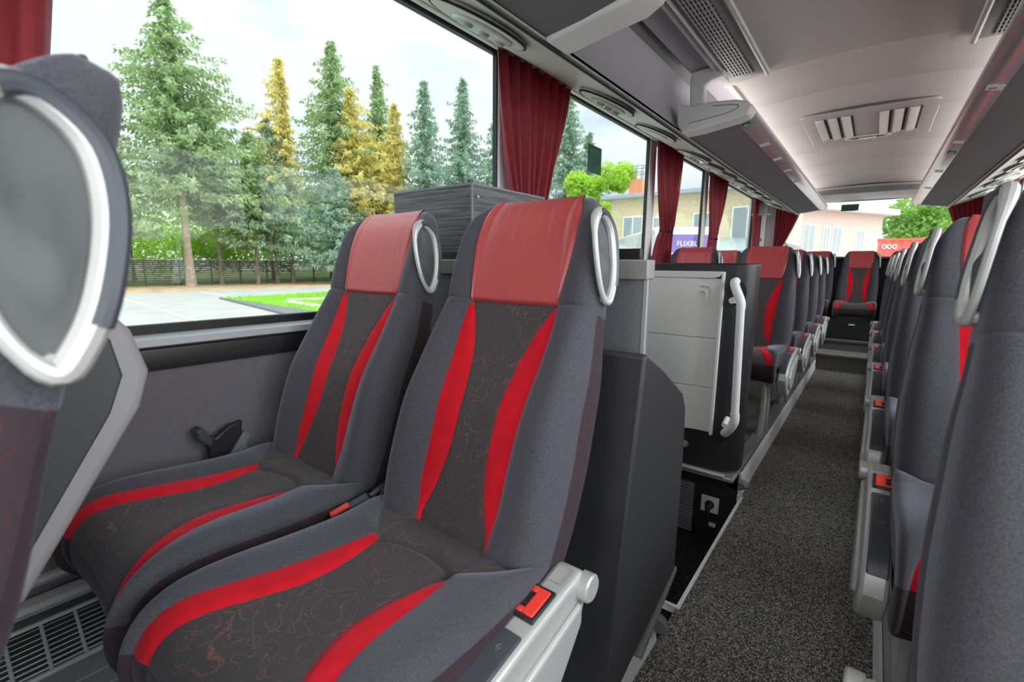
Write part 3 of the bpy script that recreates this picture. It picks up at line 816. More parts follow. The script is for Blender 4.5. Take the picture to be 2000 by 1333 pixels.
# ceiling: shallow panels between lateral seams
def cz_(x): return 2.052 - .10 * (x / .5) ** 2 * .35
seams = [YF, -1.4, .2, 1.4, 2.66, 3.14, 3.70, 4.62, 5.30, 5.95, 6.62, 6.76]
for a, b in zip(seams, seams[1:]):
    bm = BM(); xs = [-.56 + 1.12 * k / 14 for k in range(15)]; nn = 8
    rows = []
    for k in range(nn + 1):
        t_ = k / nn; y = a + (b - a) * t_; dz = -.014 * (abs(2 * t_ - 1)) ** 6
        rows.append([bm.verts.new((x, y, cz_(x) + dz + (.012 if b > 6.7 and False else 0))) for x in xs])
    for k in range(nn):
        for j in range(14): bm.faces.new((rows[k][j], rows[k][j + 1], rows[k + 1][j + 1], rows[k + 1][j]))
    struct('ceiling', bm, 'ceil', angle=25)
bm = BM(); box(bm, -1.26, 1.26, YF, YR, 2.20, 2.24); struct('ceiling_shell', bm, 'ceildark', smooth=False)
# rear header with moulding
bm = BM()
pts = []
for k in range(21):
    x = -.62 + 1.24 * k / 20; pts.append(x)
sec = [(6.74, 2.02), (6.80, 1.985), (6.86, 2.0), (6.90, 1.96), (7.10, 1.955), (7.72, 1.965)]
R = [[bm.verts.new((x, y, z - .05 * (x / .62) ** 2 * .5)) for (y, z) in sec] for x in pts]
for i in range(20):
    for j in range(len(sec) - 1): bm.faces.new((R[i][j], R[i + 1][j], R[i + 1][j + 1], R[i][j + 1]))
struct('ceiling_rear_moulding', bm, 'hatchgrey', angle=20)
bm = BM(); box(bm, -.60, .60, 6.77, 6.80, 1.94, 2.03); 
struct('trim_dark_groove', bm, 'mgrey', 'dark groove across the ceiling before the rear window', 'trim')

# ceiling sides: recess walls, upper panels behind the racks
for s in (-1, 1):
    nmn = 'left' if s < 0 else 'right'
    bm = BM(); P_ = [(.695, 1.765), (.735, 1.80), (.765, 1.90), (.76, 1.99), (.735, 2.035)]
    sheet(bm, [(x * s, z) for x, z in P_], 'y', YF, 6.93); struct(f'wall_{nmn}_upper', bm, 'recess', angle=60)
    bm = BM(); sheet(bm, [(x * s, z) for x, z in ((.735, 2.035), (.70, 2.06), (.675, 2.04))], 'y', YF, 6.93); struct('trim_groove', bm, 'mgrey', None)
    bm = BM(); sheet(bm, [(x * s, z) for x, z in ((.675, 2.035), (.60, 2.04), (.532, 2.012), (.528, 2.0), (.522, 2.012))], 'y', YF, 6.93); struct('ceiling_side', bm, 'recess', angle=60)
    # service panel, window top line to the rack
    bm = BM(); P_ = [(.690, 1.752), (.705, 1.748), (.74, 1.772), (.82, 1.800), (.92, 1.838), (1.02, 1.885), (1.10, 1.935), (1.15, 1.965), (1.185, 1.968), (1.20, 1.985)]
    sheet(bm, [(x * s, z) for x, z in P_], 'y', YF, 7.1)
    struct(f'wall_{nmn}_service_panel', bm, 'service', angle=50)
    bm = BM(); tube(bm, [(.708 * s, YF, 1.752), (.708 * s, 6.9, 1.752)], .010, 8); struct('trim_rack_line', bm, 'rubber', None)
    bm = BM(); tube(bm, [(1.15 * s, YF, 1.962), (1.15 * s, 7.0, 1.962)], .007, 8); struct('trim_curtain_rail', bm, 'palegrey', 'pale curtain rail along the %s windows' % nmn, 'rail')

# service units
unit_names = ['nearest', 'second', 'third', 'fourth', 'fifth', 'sixth', 'seventh', 'eighth']
def service_unit(s, y, label, lid):
    xc, zc = .885 * s, 1.822
    t = empty('service_unit', (xc, y, zc), label, 'reading light panel' if not lid else 'speaker lid', 'overhead service units')
    ang = math.atan2(.42, 1.0) * s
    Rm = Matrix.Rotation(-ang, 4, 'Y')
    def sp(bm):
        for v in bm.verts: v.co = Rm @ v.co
        return bm
    ry = .19 if not lid else .17
    bm = BM(); prism(bm, oval(0, 0, .098, ry, 32), 'z', -.012, .004); obj('bezel', sp(bm), 'service', t, bevel=.004)
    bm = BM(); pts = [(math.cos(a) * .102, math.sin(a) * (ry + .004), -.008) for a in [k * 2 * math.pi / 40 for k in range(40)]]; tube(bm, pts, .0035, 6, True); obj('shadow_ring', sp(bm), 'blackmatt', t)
    if not lid:
        bm = BM(); prism(bm, oval(0, .015, .066, .12, 28), 'z', -.021, -.010); obj('lens', sp(bm), 'lens', t, bevel=.005)
        for k in (-.055, .02, .095):
            bm = BM(); tube(bm, [(0, k, -.019), (0, k, -.030)], [.020, .014], 16); obj('nozzle', sp(bm), 'lightgrey' if k else 'silver', t)
    else:
        bm = BM(); prism(bm, oval(0, 0, .06, .10, 28), 'z', -.016, -.011); obj('lid', sp(bm), 'service', t, bevel=.002)
for s in (-1, 1):
    for i, y in enumerate((1.17, 2.03, 3.30, 4.05, 4.82, 5.6, 6.35)):
        if s > 0 and y < 3: continue
        service_unit(s, y, f'{unit_names[i if s < 0 else i - 2]} oval reading light unit above the {"left" if s < 0 else "right"} windows', False)
    for i, y in enumerate((2.62, 3.68, 4.43, 5.2)):
        if s > 0 and y < 3: continue
        service_unit(s, y, f'{unit_names[i if s < 0 else i - 1]} plain oval lid above the {"left" if s < 0 else "right"} windows', True)

# luggage racks
def rack_section(s, y0, y1, label, fins, strips=True):
    t = empty('luggage_rack', (0, 0, 0), label, 'luggage rack')
    prof = [(.455, 1.790), (.690, 1.757), (.714, 1.80), (.718, 1.884), (.700, 1.872), (.690, 1.800), (.47, 1.822), (.395, 1.840), (.39, 1.81)]
    bm = BM(); prism(bm, [(x * s, z) for x, z in [(.462, 1.7885), (.575, 1.768), (.692, 1.756), (.714, 1.80), (.718, 1.884), (.700, 1.872), (.690, 1.800), (.47, 1.822)]], 'y', y0, y1)
    obj('underside', bm, 'rack', t, angle=40)
    if strips:
        bm = BM(); prism(bm, [(x * s, z) for x, z in [(.464, 1.7870), (.435, 1.7885), (.405, 1.797), (.388, 1.812), (.390, 1.832), (.47, 1.824)]], 'y', y0, y1)
        st = obj('glossy_strip', bm, 'chrome', t, angle=40); tag(st, 'glossy chrome-like inner edge strip')
        bm = BM(); tube(bm, [(.389 * s, y0, 1.828), (.389 * s, y1, 1.828)], .008, 10); obj('edge_profile', bm, 'palegrey', t)
    for yf in fins:
        w_ = .022
        bm = BM(); prism(bm, [(x * s, z) for x, z in [(.378, 1.818), (.395, 1.790), (.44, 1.776), (.50, 1.768), (.60, 1.754), (.69, 1.748), (.715, 1.79), (.722, 1.86), (.735, 1.895), (.705, 1.885), (.66, 1.870), (.55, 1.872), (.45, 1.862), (.395, 1.845)]], 'y', yf - w_, yf + .085)
        f_ = obj('end_cap', bm, 'palegrey', t, bevel=.008, seg=3); tag(f_, 'pale grey wing-shaped end cap')
        bm = BM(); tube(bm, smooth_path([(.66 * s, yf - w_ - .0005, 1.790), (.50 * s, yf - w_ - .0005, 1.805), (.44 * s, yf - w_ - .0005, 1.822), (.45 * s, yf - w_ - .0005, 1.838), (.55 * s, yf - w_ - .0005, 1.850)], False, 5), .0018, 6); obj('cap_groove', bm, 'mgrey', f_)
        # bracket: upright and arm up to the duct
        bm = BM(); prism(bm, [(x * s, z) for x, z in [(.665, 1.87), (.60, 1.87), (.60, 1.955), (.57, 1.975), (.515, 1.985), (.515, 2.035), (.60, 2.035), (.66, 2.03), (.672, 2.0)]], 'y', yf - .005, yf + .05)
        obj('bracket', bm, 'palegrey', t, bevel=.008, seg=3)
    return t
lr = rack_section(-1, YF, 1.35, 'luggage rack above the foreground seats, cut off by a pale wing-shaped end cap', [])
# big near fin, seen from behind
bm = BM(); 
finp = [(.372, 1.838), (.385, 1.800), (.43, 1.777), (.52, 1.766), (.62, 1.752), (.69, 1.742), (.722, 1.775), (.735, 1.83), (.65, 1.835), (.52, 1.860), (.42, 1.875)]
prism(bm, [(-x, z) for x, z in finp], 'y', 1.235, 1.355); f_ = obj('end_cap', bm, 'palegrey', lr, bevel=.01, seg=3); tag(f_, 'pale grey wing-shaped end cap')
rl = rack_section(-1, 2.47, 6.90, 'long left luggage rack from the open bay to the rear window', [2.47])
rr_ = rack_section(1, YF, 6.90, 'long luggage rack above the right-hand seats', [])
for t_, s in ((rl, -1), (rr_, 1)):
    bm = BM(); prism(bm, [(x * s, z) for x, z in [(.388, 1.80), (.46, 1.783), (.69, 1.750), (.735, 1.80), (.735, 1.89), (.60, 1.885), (.39, 1.845)]], 'y', 6.90, 6.93); obj('rear_cap', bm, 'palegrey', t_, bevel=.006)
# stickers on the strips
def sticker(s, y, kind):
    # lies on the slope of the strip from (.46,1.789) to (.405,1.797)
    t = bpy.data.objects.new('exit_label' if kind else 'seat_number_label', None); COL.objects.link(t); t.parent = rl if s < 0 else rr_
    return t
def label_plate(parent, s, y, L_, W_, m, name, deco=None):
    bm = BM(); c = Vector((.433 * s, y, 1.7868)); d = Vector((-.045 * s, 0, .0085)).normalized(); n_ = Vector((0, 0, -1))
    hw_ = W_ / 2; 
    vs = [c + d * a + Vector((0, b, 0)) for a, b in ((-hw_, -L_ / 2), (hw_, -L_ / 2), (hw_, L_ / 2), (-hw_, L_ / 2))]
    A = [bm.verts.new(v + Vector((0, 0, .002))) for v in vs]; B = [bm.verts.new(v - Vector((0, 0, .0015))) for v in vs]
    bm.faces.new(A); bm.faces.new(B)
    for i in range(4): bm.faces.new((A[i], A[(i + 1) % 4], B[(i + 1) % 4], B[i]))
    o = obj(name, bm, m, parent, smooth=False)
    if deco == 'exit':
        bm = BM()
        for a, b, w1, w2 in ((0, -.012, .010, .003), (-.006, .006, .004, .010), (.007, .006, .006, .004)):
            cc = c + d * a + Vector((0, b, -.0022)); box(bm, cc.x - w1, cc.x + w1, cc.y - w2, cc.y + w2, cc.z - .0003, cc.z + .0003)
        obj('exit_symbol', bm, 'signwhite', o, smooth=False)
    if deco == 'dots':
        bm = BM()
        for k in (-1, 0, 1):
            cc = c + Vector((k * .012, 0, -.0022)); tube(bm, [cc + Vector((.005 * math.cos(a), .005 * math.sin(a), 0)) for a in [q * math.pi / 5 for q in range(10)]], .0009, 5, True)
        obj('pictograms', bm, 'ink', o, smooth=False)
    return o
label_plate(rl, -1, 2.62, .045, .040, 'green', 'exit_label', 'exit')
label_plate(rr_, 1, 3.95, .075, .040, 'green', 'exit_label', 'exit')
label_plate(rr_, 1, 2.65, .06, .05, 'signwhite', 'pictogram_label', 'dots')
for y in (2.85, 3.3, 3.75, 4.3): label_plate(rl, -1, y + .25, .05, .045, 'signwhite', 'seat_number_label', None)
for y in (3.4, 4.4, 5.3): label_plate(rr_, 1, y + .25, .05, .045, 'signwhite', 'seat_number_label', None)

# ceiling ducts
for s, yend in ((-1, 2.62), (1, 2.76)):
    t = empty('air_duct', (0, 0, 0), f'perforated air duct grille along the {"left" if s < 0 else "right"} side of the ceiling', 'air vent')
    bm = BM(); box(bm, *sorted((.365 * s, .522 * s)), YF, yend, 2.012, 2.05); obj('duct_body', bm, 'ceildark', t)
    bm = BM()
    yy = -.6
    n_ = 0
    for k in range(7):
        x = (.418 + k * .0135) * s; box(bm, x - .0026, x + .0026, yy, yend - .03, 2.003, 2.010)
    k = 0
    while yy + k * .036 < yend - .03:
        box(bm, *sorted((.412 * s, .505 * s)), yy + k * .036, yy + k * .036 + .006, 2.004, 2.011); k += 1
    obj('grille', bm, 'lightgrey', t, smooth=False)
    bm = BM(); box(bm, *sorted((.412 * s, .508 * s)), yy, yend - .03, 2.0105, 2.013); obj('grille_backing', bm, 'blackmatt', t)
    bm = BM(); tube(bm, [(.358 * s, YF, 2.008), (.358 * s, yend - .004, 2.008), (.358 * s, yend, 2.008)], [.013, .013, .010], 14)
    o = obj('rounded_rail', bm, 'silver', t)

# roof hatch
t = empty('roof_hatch', (0, 4.05, 2.05), 'grey roof hatch panel with six light louvres and an oval handle', 'roof hatch')
bm = BM(); pts = []
for cx0, cy0, a0 in ((.29, .40, 0), (-.29, .40, 90), (-.29, -.40, 180), (.29, -.40, 270)):
    for k in range(5):
        a = math.radians(a0 + k * 22.5); pts.append((cx0 + .05 * math.cos(a), cy0 + .05 * math.sin(a)))
prism(bm, pts, 'z', -.022, -.006); obj('frame', bm, 'hatchgrey', t, bevel=.005)
bm = BM(); tube(bm, [(x * 1.015, y * 1.012, -.010) for x, y in pts], .005, 6, True); obj('seal', bm, 'mgrey', t)
for k, x in enumerate((-.235, -.165, -.095, .095, .165, .235)):
    bm = BM(); prism(bm, [(x - .030, -.023), (x - .025, -.040), (x + .012, -.030), (x + .026, -.023)], 'y', -.34, .22); obj('louvre', bm, 'white', t, bevel=.004)
    bm = BM(); prism(bm, [(x + .026, -.0225), (x + .012, -.0290), (x + .030, -.0235)], 'y', -.34, .22); obj('slot', bm, 'blackmatt', t, smooth=False)
bm = BM(); pts = [(math.cos(a) * .125, .28 + math.sin(a) * .045, -.028) for a in [k * 2 * math.pi / 40 for k in range(40)]]; tube(bm, pts, .010, 8, True, flat=.6); obj('handle_ring', bm, 'white', t)
bm = BM(); prism(bm, oval(0, .28, .115, .036, 28), 'z', -.029, -.022); obj('handle_recess', bm, 'blackmatt', t)
bm = BM(); box(bm, -.05, .05, .265, .295, -.036, -.028); obj('latch', bm, 'chrome', t, bevel=.003)

# out-of-view housing added to go with the front fill light
for nm_, y0, y1 in (('fill_light_housing', -1.65, -.35),):
    t = empty(nm_, (0, 0, 0), 'white out-of-view housing added for the fill light above the front aisle', 'fill light housing')
    bm = BM(); box(bm, -.04, .28, y0, y1, 2.006, 2.04); obj('housing', bm, 'white', t, bevel=.005)

# heater at the wall in front of the seats
t = empty('floor_heater', (-1.2, 0, POD), 'grey convector heater with slotted top along the wall, lower left corner', 'heater')
bm = BM(); prism(bm, [(0, 0), (.14, 0), (.14, .155), (.05, .235), (.0, .24)], 'y', YF + .05, .262); obj('casing', bm, 'mgrey', t, bevel=.004)
bm = BM()
yy = .242; P0 = Vector((.134, 0, .165)); P1 = Vector((.058, 0, .232)); dv = P1 - P0
for k in range(11):
    c = P0 + dv * k / 10
    tube(bm, [(c.x + .001, -.9, c.z), (c.x + .001, yy, c.z)], .0028 if k not in (0, 10) else .006, 6)
for y in [yy - .052 * k for k in range(22)]:
    tube(bm, [P0 + Vector((.002, y, 0)), P1 + Vector((.002, y, 0))], .004, 6)
obj('grille', bm, 'lightgrey', t)
bm = BM(); q = [bm.verts.new(p) for p in (P0 + Vector((.0, -.9, -.002)), P0 + Vector((.0, yy, -.002)), P1 + Vector((.0, yy, -.001)), P1 + Vector((0, -.9, -.001)))]
bmesh.ops.translate(bm, verts=q, vec=(.0025, 0, .003)); bm.faces.new(q); obj('slots', bm, 'blackmatt', t, smooth=False)
bm = BM(); tube(bm, [(.035, YF + .1, .262), (.035, .262, .262)], .022, 10, flat=.8); tube(bm, [(.0, YF + .1, .295), (.0, .24, .295)], .012, 8); obj('upper_rails', bm, 'lightgrey', t)
bm = BM()
for z in (.04, .08, .12): box(bm, .1395, .142, YF + .06, .222, z, z + .0025)
obj('casing_grooves', bm, 'lightgrey', t, smooth=False)

# sloped black shroud behind the foreground seats
t = empty('seat_divider', (0, 0, 0), 'tall sloped black panel closing off the stairwell behind the foreground seats', 'divider panel')
bm = BM(); prism(bm, [(.913, .918), (1.02, .868), (1.172, .781), (1.203, .735), (1.212, .62), (1.208, .27), (.85, .17), (.80, .17), (.905, .910)], 'x', -.232, -.210)
obj('side_plate', bm, 'shroud', t, bevel=.006, seg=3)
bm = BM(); prism(bm, [(.782, .135), (.802, .135), (.932, .905), (.915, .921), (.903, .915)], 'x', -1.16, -.2105)
obj('front_plate', bm, 'shroud', t, bevel=.006, seg=3)
bm = BM(); prism(bm, [(1.205, .262), (1.213, .275), (1.213, .262), (.98, .155), (.97, .17)], 'x', -.236, -.206); obj('bottom_trim', bm, 'mgrey', t)
bm = BM(); prism(bm, [(.86, .135), (1.19, .135), (1.19, .26), (.95, .26)], 'x', -.30, -.245); obj('support_leg', bm, 'blackmatt', t)

# galley
t = empty('galley_cabinet', (0, 0, 0), 'grey laminate galley cabinet with a metallic worktop edge behind the black panel', 'cabinet')
foot = [(-1.18, 1.0), (-.248, 1.0), (-.246, 1.025), (-.52, 1.46), (-1.18, 1.46)]
bm = BM(); foot2 = [(-1.18, .99 + .0), (-.246, .99), (-.244, 1.02), (-.5, 1.45), (-1.18, 1.45)]
prism(bm, [(-1.18, .965), (-.240, .965), (-.240, .985), (-.50, 1.43), (-1.18, 1.43)], 'z', .14, 1.07); obj('body', bm, 'galley', t, bevel=.002)
bm = BM(); box(bm, -.246, -.2385, .963, .972, .14, 1.07); obj('edge_strip', bm, 'lightgrey', t, smooth=False)
bm = BM(); prism(bm, [(-1.18, .955), (-.236, .955), (-.236, .995), (-.49, 1.44), (-1.18, 1.44)], 'z', 1.070, 1.112); obj('worktop', bm, 'worktop', t, bevel=.003)
bm = BM(); box(bm, -1.10, -.262, .975, .990, 1.112, 1.136); obj('upstand', bm, 'black', t, bevel=.002)
t = empty('wooden_box', (0, 0, 0), 'dark oak laminate box standing on the galley by the window', 'box')
bm = BM(); box(bm, -1.112, -.772, 1.0, 1.36, 1.135, 1.318); obj('carcass', bm, 'blackwood', t, bevel=.001)
bm = BM(); box(bm, -1.114, -.770, .998, 1.362, 1.318, 1.324); obj('lid', bm, 'mgrey', t)
bm = BM(); box(bm, -.776, -.7705, .998, 1.003, 1.135, 1.318); box(bm, -1.10, -.775, .999, 1.002, 1.113, 1.135); obj('raw_edge', bm, 'mgrey', t)
bm = BM(); box(bm, -1.112, -.772, 1.001, 1.36, 1.118, 1.135); obj('chipboard_edge', bm, 'chip', t)
bm = BM(); tube(bm, [(-.770, 1.02, 1.287), (-.766, 1.02, 1.287)], .004, 8); obj('screw_hole', bm, 'chip', t)
bm = BM(); tube(bm, [(-.771, 1.12, 1.262), (-.756, 1.12, 1.262), (-.748, 1.12, 1.262)], [.006, .006, .013], 12); obj('lock_knob', bm, 'chrome', t)
bm = BM(); tube(bm, [(-.79, 1.012, 1.324), (-.79, 1.012, 1.334)], .009, 12); obj('lid_stop', bm, 'black', t)

# cream partition with the handrail
t = empty('partition_wall', (0, 0, 0), 'cream partition with black rounded frame between the stairwell and the rear left seats', 'partition')
def rr_poly(x0, x1, y0, y1, r, n=6):
    out = []
    for cx0, cy0, a0 in ((x1 - r, y1 - r, 0), (x0 + .01, y1 - .01, 90), (x0 + .01, y0 + .01, 180), (x1 - r, y0 + r, 270)):
        rad = r if cx0 == x1 - r else .01
        for k in range(n + 1):
            a = math.radians(a0 + 90 * k / n); out.append((cx0 + rad * math.cos(a), cy0 + rad * math.sin(a)))
    return out
bm = BM(); prism(bm, rr_poly(-1.18, -.262, 2.215, 2.42, .075), 'z', .15, 1.113); obj('frame', bm, 'black', t, bevel=.018, seg=4, angle=30)
bm = BM()
xs = [-1.16, -.60, -.50, -.475, -.455, -.385]; dys = [-.004, -.004, -.004, .004, .007, .007]
for z0, z1 in ((.335, .545), (.547, .775), (.777, 1.045)):
    lo = [(x, 2.200 + d) for x, d in zip(xs, dys)]; hi = [(x, 2.222) for x in reversed(xs)]
    prism(bm, lo + hi, 'z', z0, z1)
obj('cream_panel', bm, 'cream', t, bevel=.002, angle=25)
bm = BM(); box(bm, -.388, -.376, 2.196, 2.222, .325, 1.075); obj('panel_edge', bm, 'white', t, bevel=.002)
bm = BM(); prism(bm, [(-1.16, 1.046), (-.42, 1.046), (-.395, 1.055), (-.385, 1.076), (-1.16, 1.076)], 'y', 2.192, 2.222); obj('top_lip', bm, 'palegrey', t, bevel=.003)
bm = BM(); tube(bm, smooth_path([(-.475, 2.205, .985), (-.452, 2.196, .988), (-.445, 2.194, .975), (-.448, 2.196, .960)], False, 4), .0045, 8)
tube(bm, smooth_path([(-.475, 2.2, 1.01), (-.445, 2.2, 1.012), (-.428, 2.206, .99), (-.428, 2.21, .90)], False, 4), .0035, 8); obj('coat_hook', bm, 'cream', t)
bm = BM(); prism(bm, oval(-.322, .985, .038, .055, 20), 'y', 2.2105, 2.216); prism(bm, oval(-.335, .33, .035, .03, 20), 'y', 2.2105, 2.216); obj('handle_recess', bm, 'blackmatt', t)
bm = BM(); tube(bm, [(-1.16, 2.17, .155), (-.30, 2.17, .155)], .012, 8); box(bm, -1.16, -.262, 2.165, 2.43, .133, .152); obj('base_plate', bm, 'metal', t, bevel=.003)
bm = BM(); tube(bm, smooth_path([(-1.1, 2.19, .262), (-.56, 2.19, .262), (-.51, 2.19, .258), (-.495, 2.21, .252)], False, 4), .019, 12); obj('lower_rail', bm, 'lightgrey', t)
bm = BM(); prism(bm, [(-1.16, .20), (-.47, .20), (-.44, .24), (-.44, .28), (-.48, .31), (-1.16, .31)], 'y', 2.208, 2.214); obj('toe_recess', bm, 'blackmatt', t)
h = empty('grab_rail', (0, 0, 0), 'white bent handrail on the black end of the cream partition', 'handrail')
bm = BM(); tube(bm, smooth_path([(-.330, 2.205, 1.035), (-.326, 2.165, 1.030), (-.312, 2.135, 1.005), (-.287, 2.120, .955), (-.284, 2.118, .925)], False, 4), .0185, 14)
obj('upper_elbow', bm, 'white', h)
bm = BM(); tube(bm, [(-.315, 2.15, .40), (-.318, 2.214, .415)], .012, 8); obj('standoff', bm, 'white', h)
bm = BM(); tube(bm, [(-.327, 2.15, .955), (-.327, 2.214, .955)], .014, 8); obj('standoff', bm, 'white', h)
bm = BM(); tube(bm, [(-.284, 2.118, .925), (-.270, 2.118, .47)], .0165, 16); obj('rail_tube', bm, 'white', h)
bm = BM(); tube(bm, smooth_path([(-.270, 2.118, .475), (-.270, 2.122, .435), (-.285, 2.138, .40), (-.312, 2.165, .362), (-.318, 2.205, .350)], False, 4), .0185, 14)
obj('lower_elbow', bm, 'white', h)

# ------------------------------------------------------------------ curtains
def curtain(s, y0, y1, z1, wy0, wy1, zw, by0, by1, z0, label, tie=True, seed=0, x=1.145, ex=None):
    rnd = random.Random(seed)
    t = empty('curtain', (0, 0, 0), label, 'curtain', 'burgundy window curtains')
    bm = BM(); nz = 30; ny = 64; fr = rnd.uniform(6.2, 7.6); ph = rnd.random() * 6
    rows = []
    for i in range(nz + 1):
        z = z1 + (z0 - z1) * i / nz
        if z >= zw:
            f = (z1 - z) / (z1 - zw); f2 = f ** 1.7; a = y0 + (wy0 - y0) * f2; b = y1 + (wy1 - y1) * (f ** 1.35)
        else:
            f = (zw - z) / max(zw - z0, 1e-3); f2 = math.sqrt(max(0, min(1, f))); a = wy0 + (by0 - wy0) * f2; b = wy1 + (by1 - wy1) * f2
        wdt = b - a; amp = .016 + .012 * (1 - abs(wdt) / abs(y1 - y0 + 1e-6)); row = []
        for j in range(ny + 1):
            u = j / ny
            w = math.sin(u * fr * 2 * math.pi + ph + .5 * math.sin(z * 4)) + .35 * math.sin(u * 17 + z * 3 + ph)
            xx = x + amp * w
            row.append(bm.verts.new((xx * s, a + wdt * u + .004 * math.sin(u * fr * 4 * math.pi), z)))
        rows.append(row)
    for i in range(nz):
        for j in range(ny): bm.faces.new((rows[i][j], rows[i][j + 1], rows[i + 1][j + 1], rows[i + 1][j]))
    o = obj('curtain_fabric', bm, 'curtain', t, angle=180)
    m = o.modifiers.new('thick', 'SOLIDIFY'); m.thickness = .002
    if tie:
        bm = BM(); n = 24
        pts = [((x + .034 * math.cos(k * 2 * math.pi / n)) * s, (wy0 + wy1) / 2 + ((wy1 - wy0) / 2 + .006) * math.sin(k * 2 * math.pi / n), zw + .004 * math.sin(k)) for k in range(n)]
        tube(bm, pts, .012, 6, True, flat=.4); obj('tieback', bm, 'curtaindark', t)
    if ex:
        bm = BM()
        for k in range(9):
            z = ex[1] - k * .017; q = [((x - .045) * s, ex[0] + .016 * math.cos(a) - k * .004, z + .007 * math.sin(a)) for a in [g * math.pi / 4 for g in range(8)]]
            tube(bm, q, .0022, 5, True)
        obj('embroidery', bm, 'embroid', t, smooth=False)
    return t
curtain(-1, -.30, .285, 1.972, -.20, .20, 1.30, -.22, .20, .98, 'curtain at the top left corner above the blurred seat', seed=1)
curtain(-1, 1.56, 2.13, 1.972, 1.66, 1.93, 1.36, 1.60, 1.96, 1.0, 'large curtain at the first window post behind the foreground seats', seed=2)
curtain(-1, 3.30, 3.87, 1.972, 3.50, 3.66, 1.355, 3.30, 3.66, .94, 'tied curtain above the cream partition, with salmon embroidery', seed=3, ex=(3.70, 1.80))
curtain(-1, 4.68, 5.24, 1.972, 4.82, 4.98, 1.36, 4.72, 5.0, .94, 'tied curtain at the window post behind the first rear left seats', seed=4)
curtain(-1, 6.62, 7.20, 1.972, 6.82, 7.10, 1.33, 6.80, 7.12, .94, 'left curtain next to the pale corner pillar at the back', seed=5)
curtain(1, 6.62, 7.2, 1.972, 6.76, 7.02, 1.33, 6.72, 7.04, .94, 'right-side curtain in the last side window, beside the pale rear corner', seed=14)
# rear window curtains (hang across the rear glass corners)
def rear_curtain(s, label):
    t = empty('curtain', (0, 0, 0), label, 'curtain', 'burgundy rear window curtains')
    bm = BM(); rows = []
    for i in range(21):
        f = i / 20; z = 1.93 + (1.30 - 1.93) * f; a = 1.04 ; b = .72 + .23 * f ** 1.2; row = []
        for j in range(49):
            u = j / 48; row.append(bm.verts.new(((a + (b - a) * u) * s, 7.62 + .014 * math.sin(u * 40), z)))
        rows.append(row)
    for i in range(20):
        for j in range(48): bm.faces.new((rows[i][j], rows[i][j + 1], rows[i + 1][j + 1], rows[i + 1][j]))
    o = obj('curtain_fabric', bm, 'curtain', t, angle=180); m = o.modifiers.new('thick', 'SOLIDIFY'); m.thickness = .002
    bm = BM(); box(bm, *sorted((.93 * s, 1.05 * s)), 7.60, 7.64, 1.285, 1.305); obj('tieback', bm, 'curtaindark', t)
rear_curtain(-1, 'slanting curtain over the left end of the rear window'); rear_curtain(1, 'slanting curtain over the right end of the rear window')
# coat hook and shelf holder at the rear corner pillar
t = empty('coat_hook', (-1.165, 7.22, 1.47), 'small black coat hook on the pale rear left pillar', 'coat hook')
bm = BM(); box(bm, 0, .012, -.012, .012, -.035, .035); tube(bm, smooth_path([(.01, 0, .02), (.035, 0, .0), (.035, 0, -.025), (.01, 0, -.03)], False, 4), .006, 8); obj('hook', bm, 'black', t)
for s in (-1, 1):
    t = empty('corner_bracket', (1.10 * s, 6.9, 1.86), 'pale bracket under the %s rack end by the rear pillar' % ('left' if s < 0 else 'right'), 'bracket')
    bm = BM(); box(bm, -.06, .06, -.03, .03, -.09, .06); obj('bracket_body', bm, 'palegrey', t, bevel=.01)
    bm = BM(); box(bm, -.10, .10, -.04, .05, -.105, -.088); obj('bracket_shelf', bm, 'white', t, bevel=.003)

# exit signs on the glass
def exit_sign(loc, rotz, w, h_, label, back=True):
    t = empty('exit_sign', loc, label, 'exit sign'); t.rotation_euler = (0, 0, rotz)
    bm = BM(); box(bm, -w / 2, w / 2, -.002, .002, -h_ / 2, h_ / 2); obj('plate', bm, 'darkgreen', t)
    bm = BM()
    box(bm, -w * .40, w * .40, -.0035, -.002, h_ * .22, h_ * .25); box(bm, -w * .36, w * .30, -.0035, -.002, h_ * .30, h_ * .36)
    tube(bm, [(-w * .2, -.003, -h_ * .1), (-w * .05, -.003, -h_ * .2), (-w * .12, -.003, -h_ * .36)], h_ * .02, 5); tube(bm, [(w * .05, -.003, -h_ * .02), (w * .2, -.003, -h_ * .15), (w * .3, -.003, -h_ * .1)], h_ * .02, 5)
    obj('exit_pictogram', bm, 'green', t, smooth=False)
exit_sign((-1.200, 2.51, 1.695), math.radians(90), .16, .15, 'dark green square sign on the side window behind the big curtain')
exit_sign((-.20, YR - .035, 1.875), 0, .19, .085, 'green sign at the top of the rear window')

